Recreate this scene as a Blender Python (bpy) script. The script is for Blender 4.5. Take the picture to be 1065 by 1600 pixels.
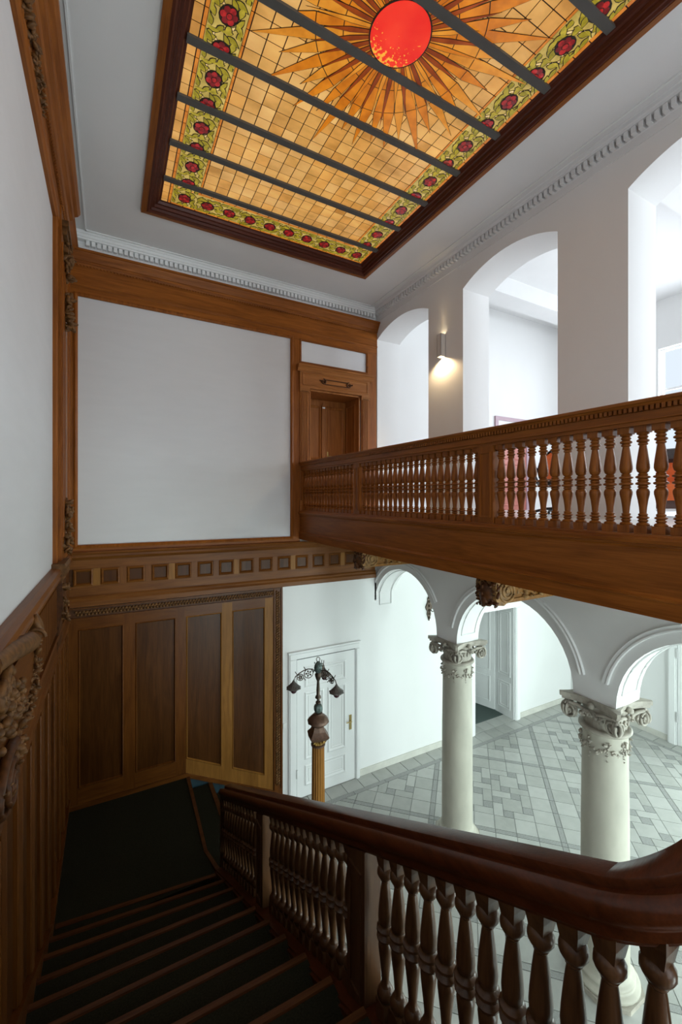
import bpy, math, random
from mathutils import Vector, Matrix
for o in list(bpy.data.objects): bpy.data.objects.remove(o)
SC = bpy.context.scene
COL = SC.collection
PI = math.pi
# ---------------------------------------------------------------- camera
F_PX = 658.4
cam_d = bpy.data.cameras.new('camera'); cam = bpy.data.objects.new('camera', cam_d); COL.objects.link(cam)
cam_d.sensor_fit = 'VERTICAL'; cam_d.sensor_height = 36.0; cam_d.lens = 36.0 * F_PX / 1600.0
cam_d.shift_y = -14.0 / 1600.0; cam_d.clip_start = 0.03; cam_d.clip_end = 200
cam.location = (0, 0, 0); cam.rotation_euler = (PI/2, 0, -math.atan(360.5/658.4))
SC.camera = cam
# ---------------------------------------------------------------- world, daylight, exposure
SC.view_settings.view_transform = 'Standard'; SC.view_settings.look = 'None'
SC.view_settings.gamma = 1.0; SC.view_settings.use_curve_mapping = False
SC.view_settings.exposure = 0.0
W = bpy.data.worlds.new('sky'); SC.world = W; W.use_nodes = True
W.node_tree.nodes['Background'].inputs[0].default_value = (0.80, 0.90, 1.0, 1)
W.node_tree.nodes['Background'].inputs[1].default_value = 1.0
def area(name, loc, rot, sx, sy, power, color):
    l = bpy.data.lights.new(name, 'AREA'); l.shape = 'RECTANGLE'; l.size = sx; l.size_y = sy
    l.energy = power; l.color = color
    o = bpy.data.objects.new(name, l); COL.objects.link(o); o.location = loc; o.rotation_euler = rot
    return o
COOL = (0.86, 0.93, 1.0); MINT = (0.84, 1.0, 0.985)
# windows of the upper hall (far wall, facing -X) and of the front wall (facing +Y)
UPW = [(3.45, 4.95), (0.75, 2.25), (-2.0, -0.5)]
for i, (a, b) in enumerate(UPW):
    area('upper_window_daylight', (11.30, (a+b)/2, 2.1), (0, PI/2, 0), 2.8, b-a, 155, COOL)
FRW = [(5.6, 7.0), (8.2, 9.6)]
for a, b in FRW:
    area('front_upper_daylight', ((a+b)/2, -3.35, 1.9), (PI/2, 0, 0), b-a, 2.6, 95, COOL)
    area('front_lower_daylight', ((a+b)/2, -3.35, -3.6), (PI/2, 0, 0), b-a, 2.6, 300, MINT)
ENTRANCE_FILL = [(3.0, 4.3)]  # added opening and fill light, brightens the back wall near the white door
for a, b in ENTRANCE_FILL:
    area('entrance_fill_light', ((a+b)/2, -3.35, -3.6), (PI/2, 0, 0), b-a, 2.6, 210, MINT)
GRW = [(2.0, 3.4), (-0.8, 0.6)]
for a, b in GRW:
    area('ground_window_daylight', (11.30, (a+b)/2, -3.4), (0, PI/2, 0), 2.8, b-a, 200, MINT)
# added fill light behind the photographer, set in an unseen window opening
STAIR_FILL = (0.9, 3.3)
area('stair_fill_light', ((STAIR_FILL[0]+STAIR_FILL[1])/2, -3.35, 0.6), (PI/2, 0, 0), STAIR_FILL[1]-STAIR_FILL[0], 4.4, 105, (0.90, 0.95, 1.0))

# ---------------------------------------------------------------- materials
def mat(name, rgb, rough=0.5, var=0.0, scale=(4, 4, 4), metal=0.0, bump=0.0, emit=0.0, ecol=None, spec=0.5, detail=3.0, rgb2=None, coat=0.0):
    m = bpy.data.materials.new(name); m.use_nodes = True
    nt = m.node_tree; b = nt.nodes['Principled BSDF']
    b.inputs['Roughness'].default_value = rough; b.inputs['Metallic'].default_value = metal
    b.inputs['Specular IOR Level'].default_value = spec
    b.inputs['Coat Weight'].default_value = coat; b.inputs['Coat Roughness'].default_value = 0.18
    if rgb2 is None: rgb2 = tuple(c*(1-var) for c in rgb)
    tc = nt.nodes.new('ShaderNodeNewGeometry'); mp = nt.nodes.new('ShaderNodeMapping'); mp.inputs['Scale'].default_value = scale
    nz = nt.nodes.new('ShaderNodeTexNoise'); nz.inputs['Scale'].default_value = 1.0; nz.inputs['Detail'].default_value = detail
    cr = nt.nodes.new('ShaderNodeValToRGB'); cr.color_ramp.elements[0].position = 0.32; cr.color_ramp.elements[1].position = 0.68
    cr.color_ramp.elements[0].color = (*rgb2, 1); cr.color_ramp.elements[1].color = (*rgb, 1)
    L = nt.links.new
    L(tc.outputs['Position'], mp.inputs[0]); L(mp.outputs[0], nz.inputs[0]); L(nz.outputs[0], cr.inputs[0]); L(cr.outputs[0], b.inputs['Base Color'])
    if emit > 0:
        b.inputs['Emission Strength'].default_value = emit
        if ecol is None: L(cr.outputs[0], b.inputs['Emission Color'])
        else: b.inputs['Emission Color'].default_value = (*ecol, 1)
    if bump > 0:
        bp = nt.nodes.new('ShaderNodeBump'); bp.inputs['Strength'].default_value = bump; bp.inputs['Distance'].default_value = 0.01
        L(nz.outputs[0], bp.inputs['Height']); L(bp.outputs[0], b.inputs['Normal'])
    return m
def wood(name, light, dark, axis, rough=0.38, fine=1.0, coat=0.0):
    m = bpy.data.materials.new(name); m.use_nodes = True
    nt = m.node_tree; b = nt.nodes['Principled BSDF']; L = nt.links.new
    b.inputs['Roughness'].default_value = rough; b.inputs['Specular IOR Level'].default_value = 0.2
    b.inputs['Coat Weight'].default_value = coat; b.inputs['Coat Roughness'].default_value = 0.22
    tc = nt.nodes.new('ShaderNodeNewGeometry'); mp = nt.nodes.new('ShaderNodeMapping'); mp2 = nt.nodes.new('ShaderNodeMapping')
    s1 = [14, 14, 14]; s1[axis] = 1.1; s2 = [130*fine]*3; s2[axis] = 5
    mp.inputs['Scale'].default_value = s1; mp2.inputs['Scale'].default_value = s2
    n1 = nt.nodes.new('ShaderNodeTexNoise'); n1.inputs['Scale'].default_value = 1; n1.inputs['Detail'].default_value = 5; n1.inputs['Distortion'].default_value = 1.2
    n2 = nt.nodes.new('ShaderNodeTexNoise'); n2.inputs['Scale'].default_value = 1; n2.inputs['Detail'].default_value = 2
    mx = nt.nodes.new('ShaderNodeMath'); mx.operation = 'MULTIPLY_ADD'; mx.inputs[1].default_value = 0.38
    ad = nt.nodes.new('ShaderNodeMath'); ad.operation = 'MULTIPLY'; ad.inputs[1].default_value = 0.66
    cr = nt.nodes.new('ShaderNodeValToRGB')
    e = cr.color_ramp.elements; e[0].position = 0.30; e[0].color = (*dark, 1); e[1].position = 0.72; e[1].color = (*light, 1)
    L(tc.outputs['Position'], mp.inputs[0]); L(tc.outputs['Position'], mp2.inputs[0]); L(mp.outputs[0], n1.inputs[0]); L(mp2.outputs[0], n2.inputs[0])
    L(n1.outputs[0], ad.inputs[0]); L(n2.outputs[0], mx.inputs[0]); L(ad.outputs[0], mx.inputs[2]); L(mx.outputs[0], cr.inputs[0])
    L(cr.outputs[0], b.inputs['Base Color'])
    bp = nt.nodes.new('ShaderNodeBump'); bp.inputs['Strength'].default_value = 0.12; bp.inputs['Distance'].default_value = 0.004
    L(n2.outputs[0], bp.inputs['Height']); L(bp.outputs[0], b.inputs['Normal'])
    return m
OAK_L, OAK_D = (0.33, 0.106, 0.016), (0.140, 0.037, 0.0045)
oak = [wood('oak_x', OAK_L, OAK_D, 0), wood('oak_y', OAK_L, OAK_D, 1), wood('oak_z', OAK_L, OAK_D, 2)]
PAN_L, PAN_D = (0.095, 0.034, 0.007), (0.038, 0.011, 0.002)  # panel tone darkened to carry the weak light low on the stairs
LIT_DOOR_L, LIT_DOOR_D = (0.40, 0.155, 0.040), (0.20, 0.066, 0.014)  # oak lightened in colour to carry the brighter light at the gallery end
lit_door_oak = [wood('lit_door_oak_x', LIT_DOOR_L, LIT_DOOR_D, 0), wood('lit_door_oak_y', LIT_DOOR_L, LIT_DOOR_D, 1), wood('lit_door_oak_z', LIT_DOOR_L, LIT_DOOR_D, 2)]
SHADED_L, SHADED_D = (0.160, 0.054, 0.009), (0.068, 0.019, 0.003)  # same oak with the low shade put into its colour
frz_oak = [wood('frieze_oak_%s' % 'xyz'[i], (0.215, 0.078, 0.015), (0.095, 0.029, 0.005), i) for i in range(3)]
shaded_oak = [wood('shaded_oak_x', SHADED_L, SHADED_D, 0, 0.34), wood('shaded_oak_y', SHADED_L, SHADED_D, 1, 0.34), wood('shaded_oak_z', SHADED_L, SHADED_D, 2, 0.34)]
shaded_panel_oak = [wood('shaded_panel_oak_x', PAN_L, PAN_D, 0, 0.33), wood('shaded_panel_oak_y', PAN_L, PAN_D, 1, 0.33), wood('shaded_panel_oak_z', PAN_L, PAN_D, 2, 0.33)]
STR_L, STR_D = (0.110, 0.028, 0.008), (0.042, 0.010, 0.003)
stair_oak = [wood('stair_oak_x', STR_L, STR_D, 0, 0.30, coat=0.25), wood('stair_oak_y', STR_L, STR_D, 1, 0.30, coat=0.25), wood('stair_oak_z', STR_L, STR_D, 2, 0.34)]
BAL_L, BAL_D = (0.120, 0.055, 0.022), (0.050, 0.020, 0.008)
bal_oak = wood('stair_baluster_oak', BAL_L, BAL_D, 2, 0.33, coat=0.2)
CARVE = mat('carved_oak', (0.185, 0.082, 0.024), 0.5, 0.6, (22, 22, 22), spec=0.25)
CARVE_G = mat('carved_golden_oak', (0.34, 0.185, 0.065), 0.5, 0.55, (22, 22, 22), spec=0.25)
BLUE_GLOW = mat('blue_glow_teal', (0.012, 0.045, 0.062), 0.6, 0.3)  # blue glow put into a surface colour
CARVE_D = mat('carved_dark_oak', (0.105, 0.037, 0.010), 0.45, 0.55, (25, 25, 25), spec=0.25)
DARKWOOD = wood('skylight_dark_wood', (0.11, 0.026, 0.012), (0.05, 0.012, 0.006), 0, 0.3)
DARKWOOD_Y = wood('skylight_dark_wood_y', (0.11, 0.026, 0.012), (0.05, 0.012, 0.006), 1, 0.3)
NOSE = wood('nosing_oak', (0.13, 0.048, 0.015), (0.05, 0.017, 0.005), 0, 0.4)
PLASTER = mat('white_plaster', (0.80, 0.80, 0.79), 0.75, 0.03, (1.4, 1.4, 0.8), bump=0.02)
PLASTER_C = mat('ceiling_plaster', (0.77, 0.77, 0.765), 0.8, 0.03, (2, 2, 2))
PANELWHITE = mat('white_wall_cloth', (0.64, 0.64, 0.65), 0.6, 0.03, (2, 2, 9), bump=0.03)
WHITEPAINT = mat('white_gloss_paint', (0.82, 0.83, 0.82), 0.38, 0.02, (3, 3, 3))
STONE = mat('column_limestone', (0.46, 0.44, 0.365), 0.6, 0.16, (5, 5, 2.2), bump=0.05)
STONE_C = mat('capital_limestone', (0.43, 0.395, 0.33), 0.6, 0.3, (14, 14, 14), bump=0.05)
STONE_SK = mat('skirting_limestone', (0.64, 0.63, 0.57), 0.5, 0.12, (6, 6, 6))
TILE = mat('pale_stone_tile', (0.43, 0.435, 0.405), 0.32, 0.10, (7, 7, 7), detail=6)
TILE2 = mat('warm_stone_tile', (0.39, 0.395, 0.365), 0.34, 0.12, (8, 8, 8), detail=6)
TILE3 = mat('cool_stone_tile', (0.46, 0.465, 0.435), 0.3, 0.10, (6, 6, 6), detail=6)
TILE_D = mat('grey_granite_tile', (0.325, 0.33, 0.312), 0.38, 0.25, (60, 60, 60), detail=6)
GROUT = mat('tile_grout', (0.22, 0.23, 0.22), 0.8, 0.1)
CARPET = mat('dark_green_carpet', (0.026, 0.027, 0.016), 0.95, 0.4, (90, 90, 90), bump=0.25, spec=0.1)
MATGREY = mat('grey_green_carpet', (0.10, 0.13, 0.12), 0.95, 0.2, (60, 60, 60), spec=0.1)
UPFLOOR = mat('pale_stone_floor', (0.66, 0.66, 0.66), 0.25, 0.06, (3, 3, 3))
BRONZE = mat('dark_bronze', (0.10, 0.075, 0.055), 0.42, 0.4, (30, 30, 30), metal=0.75)
VERDI = mat('verdigris_bronze', (0.12, 0.17, 0.155), 0.5, 0.5, (40, 40, 40), metal=0.4)
SHADE = mat('grey_bronze_shade', (0.16, 0.15, 0.135), 0.5, 0.6, (70, 70, 70), metal=0.5, bump=0.4)
RUST = mat('brown_patinated_metal', (0.15, 0.085, 0.055), 0.45, 0.4, (30, 30, 30), metal=0.4)
GOLD_LIT_OAK = wood('golden_and_lit_oak', (0.31, 0.140, 0.028), (0.16, 0.062, 0.010), 2, 0.4)  # newel and bracket tone; on the right panelling it paints in hall light
GOLD = mat('gilded_carving', (0.46, 0.28, 0.065), 0.4, 0.5, (40, 40, 40), metal=0.4)
BULB = mat('dark_red_glass_globe', (0.055, 0.012, 0.018), 0.12, 0.2)
BRASS = mat('brass_handle', (0.55, 0.42, 0.17), 0.3, 0.2, metal=0.9)
STEEL = mat('brushed_steel', (0.62, 0.62, 0.62), 0.35, 0.05, metal=0.6)
IRON = mat('skylight_iron', (0.105, 0.098, 0.09), 0.6, 0.15, spec=0.3)
LEAD = mat('lead_came', (0.03, 0.018, 0.008), 0.5, 0.2)
PINKDOOR = mat('faded_red_door', (0.46, 0.15, 0.12), 0.45, 0.1)
MAUVE = mat('mauve_door_frame', (0.42, 0.29, 0.34), 0.45, 0.05)
ORANGE = mat('orange_upholstery', (0.72, 0.14, 0.025), 0.75, 0.15, (30, 30, 30))
GREYF = mat('charcoal_fabric', (0.07, 0.065, 0.065), 0.85, 0.3, (60, 60, 60))
BLACK = mat('black_plastic', (0.02, 0.02, 0.022), 0.4, 0.2)
BROWNB = mat('brown_wood_base', (0.12, 0.06, 0.045), 0.5, 0.2)
GLASSW = mat('window_frame_white', (0.8, 0.8, 0.8), 0.4, 0.02)
GL = 0.75
def glass(name, rgb, rgb2, sc=(3, 3, 3), e=GL, rough=0.22):
    return mat(name, rgb, rough, 0, sc, emit=e, rgb2=rgb2, detail=4)
G_AMB = [glass('amber_glass', (0.74, 0.40, 0.115), (0.40, 0.185, 0.040), (1.7, 2.9, 1)), glass('honey_glass', (0.70, 0.345, 0.085), (0.42, 0.185, 0.038), (2.1, 3.1, 1)),
         glass('straw_glass', (0.76, 0.44, 0.15), (0.46, 0.23, 0.06), (1.5, 2.5, 1))]  # soft streaks in the amber tones stand for uneven backlight
G_ORA = [glass('orange_glass', (0.62, 0.200, 0.012), (0.42, 0.11, 0.006), (6, 6, 2)), glass('pale_orange_glass', (0.68, 0.27, 0.028), (0.48, 0.16, 0.012), (6, 6, 2)), glass('russet_glass', (0.30, 0.052, 0.006), (0.15, 0.022, 0.004), (6, 6, 2))]
G_RED = glass('rose_red_glass', (0.40, 0.016, 0.016), (0.15, 0.006, 0.007), (26, 26, 5))
G_RED2 = glass('dark_rose_glass', (0.19, 0.008, 0.009), (0.08, 0.005, 0.006), (26, 26, 5))
G_GRN = [glass('leaf_green_glass', (0.34, 0.26, 0.018), (0.19, 0.15, 0.008), (20, 20, 5)), glass('olive_glass', (0.42, 0.32, 0.03), (0.24, 0.185, 0.012), (20, 20, 5))]
G_CRM = glass('cream_glass', (0.52, 0.38, 0.10), (0.33, 0.23, 0.045), (9, 9, 5), e=0.8)
G_STEM = glass('pale_stem_glass', (0.78, 0.56, 0.26), (0.60, 0.40, 0.16), (9, 9, 5))
G_STRIP = glass('orange_strip_glass', (0.60, 0.20, 0.022), (0.42, 0.12, 0.012), (9, 9, 5))
def sun_glass():
    m = mat('red_sun_glass', (0.88, 0.050, 0.022), 0.15, 0, (2.6, 2.6, 1), emit=0.74, rgb2=(0.66, 0.010, 0.010))
    nt = m.node_tree; b = nt.nodes['Principled BSDF']; L = nt.links.new
    tc = nt.nodes.new('ShaderNodeTexCoord'); sp = nt.nodes.new('ShaderNodeSeparateXYZ'); L(tc.outputs['Object'], sp.inputs[0])
    nz = nt.nodes.new('ShaderNodeTexNoise'); nz.inputs['Scale'].default_value = 34; nz.inputs['Detail'].default_value = 3; L(tc.outputs['Object'], nz.inputs[0])
    a = nt.nodes.new('ShaderNodeMath'); a.operation = 'MULTIPLY_ADD'; a.inputs[1].default_value = 0.95; a.inputs[2].default_value = -0.085
    L(sp.outputs[1], a.inputs[0])
    s = nt.nodes.new('ShaderNodeMath'); s.operation = 'ADD'; L(nz.outputs[0], s.inputs[0]); L(a.outputs[0], s.inputs[1])
    r = nt.nodes.new('ShaderNodeMapRange'); r.inputs[1].default_value = 0.625; r.inputs[2].default_value = 0.66; L(s.outputs[0], r.inputs[0])
    mx = nt.nodes.new('ShaderNodeMixRGB'); L(r.outputs[0], mx.inputs[0]); mx.inputs[2].default_value = (0.85, 0.36, 0.04, 1)
    old = [l for l in nt.links if l.to_socket == b.inputs['Base Color']][0].from_socket
    L(old, mx.inputs[1]); L(mx.outputs[0], b.inputs['Base Color']); L(mx.outputs[0], b.inputs['Emission Color'])
    return m
G_SUN = sun_glass()

# ---------------------------------------------------------------- mesh helpers
class MB:
    def __init__(s): s.v = []; s.f = []
    def add(s, vs, fs):
        n = len(s.v); s.v += [tuple(p) for p in vs]; s.f += [tuple(i+n for i in f) for f in fs]; return s
    def box(s, x0, x1, y0, y1, z0, z1):
        return s.add([(x0,y0,z0),(x1,y0,z0),(x1,y1,z0),(x0,y1,z0),(x0,y0,z1),(x1,y0,z1),(x1,y1,z1),(x0,y1,z1)],
                     [(0,3,2,1),(4,5,6,7),(0,1,5,4),(1,2,6,5),(2,3,7,6),(3,0,4,7)])
    def hexa(s, p): # 8 points, bottom 4 then top 4
        return s.add(p, [(0,3,2,1),(4,5,6,7),(0,1,5,4),(1,2,6,5),(2,3,7,6),(3,0,4,7)])
    def prism(s, poly, axis, a, b, z=None):
        """poly of 2-D points; axis 0: (y,z) along x; 1: (x,z) along y; 2: (x,y) along z. z(t): height added at t."""
        n = len(poly)
        def P(q, t):
            dz = z(t) if z else 0
            return (t, q[0], q[1]+dz) if axis == 0 else ((q[0], t, q[1]+dz) if axis == 1 else (q[0], q[1], t))
        vs = [P(q, a) for q in poly] + [P(q, b) for q in poly]
        fs = [(i, (i+1) % n, n+(i+1) % n, n+i) for i in range(n)] + [tuple(range(n-1, -1, -1)), tuple(range(n, 2*n))]
        return s.add(vs, fs)
    def lathe(s, prof, n=16, c=(0, 0, 0), cap=True, rfun=None):
        vs = []
        for r, z in prof:
            for i in range(n):
                a = 2*PI*i/n; rr = r*(rfun(a, z) if rfun else 1)
                vs.append((c[0]+rr*math.cos(a), c[1]+rr*math.sin(a), c[2]+z))
        m = len(prof); fs = []
        for j in range(m-1):
            for i in range(n): fs.append((j*n+i, j*n+(i+1) % n, (j+1)*n+(i+1) % n, (j+1)*n+i))
        if cap: fs += [tuple(range(n-1, -1, -1)), tuple(range((m-1)*n, m*n))]
        return s.add(vs, fs)
    def tube(s, pts, r, n=6, closed=False, taper=None):
        pts = [Vector(p) for p in pts]; m = len(pts); vs = []
        for i, p in enumerate(pts):
            t = (pts[min(i+1, m-1)] - pts[max(i-1, 0)])
            if t.length < 1e-9: t = Vector((0, 0, 1))
            t.normalize(); ref = Vector((0, 0, 1)) if abs(t.z) < 0.9 else Vector((1, 0, 0))
            a = t.cross(ref).normalized(); b = t.cross(a)
            rr = r*(taper(i/(m-1)) if taper else 1)
            for k in range(n):
                an = 2*PI*k/n; vs.append(p + a*rr*math.cos(an) + b*rr*math.sin(an))
        fs = [(i*n+k, i*n+(k+1) % n, (i+1)*n+(k+1) % n, (i+1)*n+k) for i in range(m-1) for k in range(n)]
        fs += [tuple(range(n-1, -1, -1)), tuple(range((m-1)*n, m*n))]
        return s.add(vs, fs)
    def ell(s, c, r, n=6, m=4, M=None):
        vs = []; c = Vector(c)
        for j in range(m+1):
            th = PI*j/m
            for i in range(n):
                ph = 2*PI*i/n
                p = Vector((r[0]*math.sin(th)*math.cos(ph), r[1]*math.sin(th)*math.sin(ph), r[2]*math.cos(th)))
                if M: p = M @ p
                vs.append(c+p)
        fs = [(j*n+i, j*n+(i+1) % n, (j+1)*n+(i+1) % n, (j+1)*n+i) for j in range(m) for i in range(n)]
        return s.add(vs, fs)
    def spiral(s, c, ax, up, out, R, turns=2.2, thick=0.012, n=40, start=0.0, sign=1):
        """volute: spiral bead in the plane (ax, up) raised along out"""
        c = Vector(c); ax = Vector(ax); up = Vector(up); out = Vector(out); pts = []
        for i in range(n+1):
            t = i/n; r = R*(1-0.82*t); a = start + sign*turns*2*PI*t
            pts.append(c + ax*r*math.cos(a) + up*r*math.sin(a) + out*0.6*thick*t)
        return s.tube(pts, thick, 6, taper=lambda t: 1-0.45*t)
    def build(s, name, m, parent=None, smooth=False, loc=None):
        me = bpy.data.meshes.new(name); me.from_pydata(s.v, [], s.f); me.update()
        me.materials.append(m)
        if smooth:
            for p in me.polygons: p.use_smooth = True
            try: me.set_sharp_from_angle(angle=math.radians(85 if 'carv' in m.name or m.name == 'capital_limestone' else 42))
            except Exception: pass
        o = bpy.data.objects.new(name, me); COL.objects.link(o)
        if parent: o.parent = parent
        if loc: o.location = loc
        return o
def tag(o, label=None, cat=None, group=None, kind=None):
    if label: o['label'] = label
    if cat: o['category'] = cat
    if group: o['group'] = group
    if kind: o['kind'] = kind
    return o
def thing(name, label, cat, loc=(0, 0, 0), group=None, kind=None):
    o = bpy.data.objects.new(name, None); COL.objects.link(o); o.location = loc; o.empty_display_size = 0.1
    return tag(o, label, cat, group, kind)
def dup(o, parent, loc, rot=None, sc=None, name=None):
    c = o.copy(); COL.objects.link(c); c.parent = parent; c.location = loc
    if rot: c.rotation_euler = rot
    if sc: c.scale = sc
    return c
def place(o, parent):            # parent a mesh built in world coordinates under an Empty that is not at the origin
    o.parent = parent; o.location = Vector(o.location) - parent.location
    return o
rnd = random.Random(7)
def carve(mb, pts, size, out, k=3, flat=0.6, rn=rnd):
    """heap of small leaf- and berry-like lumps around the points"""
    for p in pts:
        for _ in range(k):
            q = Vector(p) + Vector((rn.uniform(-1, 1), rn.uniform(-1, 1), rn.uniform(-1, 1)))*size*0.75
            M = Matrix.Rotation(rn.uniform(0, PI), 3, Vector((rn.uniform(-1, 1), rn.uniform(-1, 1), rn.uniform(-1, 1))).normalized())
            s = size*rn.uniform(0.55, 1.05)
            mb.ell(q, (s*1.15, s*flat, s*0.45), 7, 5, M)

XL, XR, XR2, XA2, XF = -0.55, 4.642, 5.19, 5.10, 10.95
YB, YN = 7.03, -3.0
ZF, ZL, ZG, ZC, ZGL = -5.32, -4.32, -0.17, 3.83, 3.90
ZH = 4.60
def zo(y): return 0.0122*(y-1.3)      # the old gallery rises a little towards the back wall
# ================================================================ THE SETTING
def arch_wall(mb, x0, x1, ylo, yhi, zbot, ztop, ops, n=24):
    """wall in the Y direction with arched openings: ops = (y0, y1, zbase, zspring, rise)"""
    ops = sorted(ops); y = ylo
    def solid(a, b, z0, z1): mb.box(x0, x1, a, b, z0, z1)
    for (a, b, zb, zs, rise) in ops:
        if a > y: solid(y, a, zbot, ztop)
        if zb > zbot: solid(a, b, zbot, zb)
        w = b-a; R = (w*w/4+rise*rise)/(2*rise); yc = (a+b)/2; zc = zs+rise-R
        hi = min(b, yhi)
        ys = [a+(hi-a)*(0.5-0.5*math.cos(PI*i/n)) for i in range(n+1)]
        za = [max(zs, zc+math.sqrt(max(0, R*R-(q-yc)**2))) for q in ys]
        vs = []
        for q, z in zip(ys, za): vs += [(x0, q, z), (x0, q, ztop), (x1, q, z), (x1, q, ztop)]
        fs = []
        for i in range(n):
            p, r = 4*i, 4*i+4
            fs += [(p, p+1, r+1, r), (p+2, r+2, r+3, p+3), (p, r, r+2, p+2), (p+1, p+3, r+3, r+1)]
        fs += [(0, 2, 3, 1), (4*n, 4*n+1, 4*n+3, 4*n+2)]
        mb.add(vs, fs); y = hi
    if y < yhi: solid(y, yhi, zbot, ztop)
    return mb
UOP = [(5.451, 6.985, ZG, 3.235, 0.185), (3.142, 4.668, ZG, 3.215, 0.205), (0.843, 2.369, ZG, 3.215, 0.205), (-1.466, 0.06, ZG, 3.215, 0.205)]
o = arch_wall(MB(), XR, XR2, YN, YB+0.01, ZG, ZH+0.1, UOP).build('wall_right', PLASTER, smooth=True); tag(o, 'upper wall with three tall segmental arches beside the gallery', kind='structure')
ZS = -2.16
LOP = [(5.248, 7.10, ZS, ZS, 0.95), (2.953, 4.801, ZS, ZS, 0.925), (0.66, 2.487, ZS, ZS, 0.925), (-1.63, 0.20, ZS, ZS, 0.925)]
mb = arch_wall(MB(), XR, XA2, YN, YB+0.01, ZS, ZG-0.02, LOP)
mb.box(XR, XA2, YN, -1.63, ZF, ZS); mb.box(XR+0.02, XA2-0.02, 0.24, 0.62, ZF, ZS)
arcade = tag(mb.build('wall_arcade', PLASTER, smooth=True), 'white arcade of round arches under the gallery', kind='structure')
# mouldings over the arches (hood) and inset panels on the soffits
for (yc, r, full) in ((6.174, 0.926, 0), (3.877, 0.924, 1), (1.573, 0.914, 1)):
    m = MB()
    for (a0, a1) in ((12, 72), (84, 150 if not full else 168)):
        pr = [(-0.028, 0.07), (-0.030, 0.085), (-0.018, 0.10), (-0.026, 0.125), (0.0, 0.135), (0.005, 0.135), (0.005, 0.065), (-0.012, 0.065)]
        n = 26; vs = []; fs = []; K = len(pr)
        for i in range(n+1):
            a = math.radians(a0+(a1-a0)*i/n)
            for dx, dr in pr:
                rr = r+dr+0.03; y = yc+rr*math.cos(a); y = min(y, YB-0.002)
                vs.append((XR+dx, y, ZS+0.02+rr*math.sin(a)))
        for i in range(n):
            for k in range(K): fs.append((i*K+k, i*K+(k+1) % K, (i+1)*K+(k+1) % K, (i+1)*K+k))
        fs += [tuple(range(K)), tuple(range(n*K, n*K+K))]
        m.add(vs, fs)
    m.build('hood_moulding', PLASTER, arcade, smooth=True)
    m = MB()
    for xo in (XR+0.09, XA2-0.09):
        m.tube([(xo, min(yc+(r-0.004)*math.cos(math.radians(a)), YB-0.01), ZS+(r-0.004)*math.sin(math.radians(a))) for a in range(8, 173, 4)], 0.009, 5)
    for a in (8, 172):
        y = min(yc+(r-0.004)*math.cos(math.radians(a)), YB-0.01); z = ZS+(r-0.004)*math.sin(math.radians(a))
        m.tube([(XR+0.09, y, z), (XA2-0.09, y, z)], 0.009, 5)
    m.build('soffit_panel_moulding', WHITEPAINT, arcade, smooth=True)
# back wall with the deep upper doorway and the lower doorway
DU = (3.177, 4.24, ZG, 2.06); DL = (7.33, 8.70, ZF, -2.55)
mb = MB(); y0, y1 = YB, YB+0.62
for (a, b, z0, z1) in ((XL-0.3, DU[0], ZG, ZH), (DU[0], DU[1], DU[3], ZH), (DU[1], XF+0.3, ZG, ZH), (XL-0.3, DL[0], ZF-0.2, ZG), (DL[0], DL[1], DL[3], ZG), (DL[1], XF+0.3, ZF-0.2, ZG)):
    mb.box(a, b, y0, y1, z0, z1)
mb.box(DU[0]-0.1, DU[1]+0.1, y1, y1+0.1, ZG-0.1, DU[3]+0.2)
tag(mb.build('wall_back', PLASTER), 'white back wall rising through both floors', kind='structure')
tag(MB().box(XL-0.3, XL, YN, YB, ZF-0.2, ZC+0.2).build('wall_left', PANELWHITE), 'tall white wall on the stair side', kind='structure')
mb = MB(); ys = YN-0.3
def wall_cut(mb, fixed, cuts, a0, a1, z0, z1, along):
    """wall of boxes with rectangular windows; along 'x' at y=fixed..fixed-0.3, 'y' at x=fixed..fixed+0.3"""
    def bx(a, b, c, d):
        if b-a < 1e-6 or d-c < 1e-6: return
        mb.box(a, b, fixed-0.3, fixed, c, d) if along == 'x' else mb.box(fixed, fixed+0.3, a, b, c, d)
    p = a0
    for (a, b, c, d) in sorted(cuts):
        bx(p, a, z0, z1); bx(a, b, z0, c); bx(a, b, d, z1); p = b
    bx(p, a1, z0, z1)
UZ, GZ, SZ = (0.7, 3.5), (-4.8, -2.0), (-1.6, 2.8)
fu = [(a, b, *(0.6, 3.2)) for a, b in FRW]; fl = [(a, b, *(-4.9, -2.3)) for a, b in FRW+ENTRANCE_FILL]
wall_cut(mb, YN, fu+[(STAIR_FILL[0], STAIR_FILL[1], ZG, SZ[1])], XL-0.3, XF+0.3, ZG, ZH, 'x'); wall_cut(mb, YN, fl+[(STAIR_FILL[0], STAIR_FILL[1], SZ[0], ZG)], XL-0.3, XF+0.3, ZF-0.2, ZG, 'x')
tag(mb.build('wall_front', PLASTER), 'white wall with windows and added fill openings behind the photographer', kind='structure')
mb = MB()
wall_cut(mb, XF, [(a, b, *UZ) for a, b in UPW], YN-0.3, YB+0.62, ZG, ZH, 'y'); wall_cut(mb, XF, [(a, b, *GZ) for a, b in GRW], YN-0.3, YB+0.62, ZF-0.2, ZG, 'y')
tag(mb.build('wall_far', PLASTER), 'far wall of the halls beyond the arches', kind='structure')
wn = 0
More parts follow.
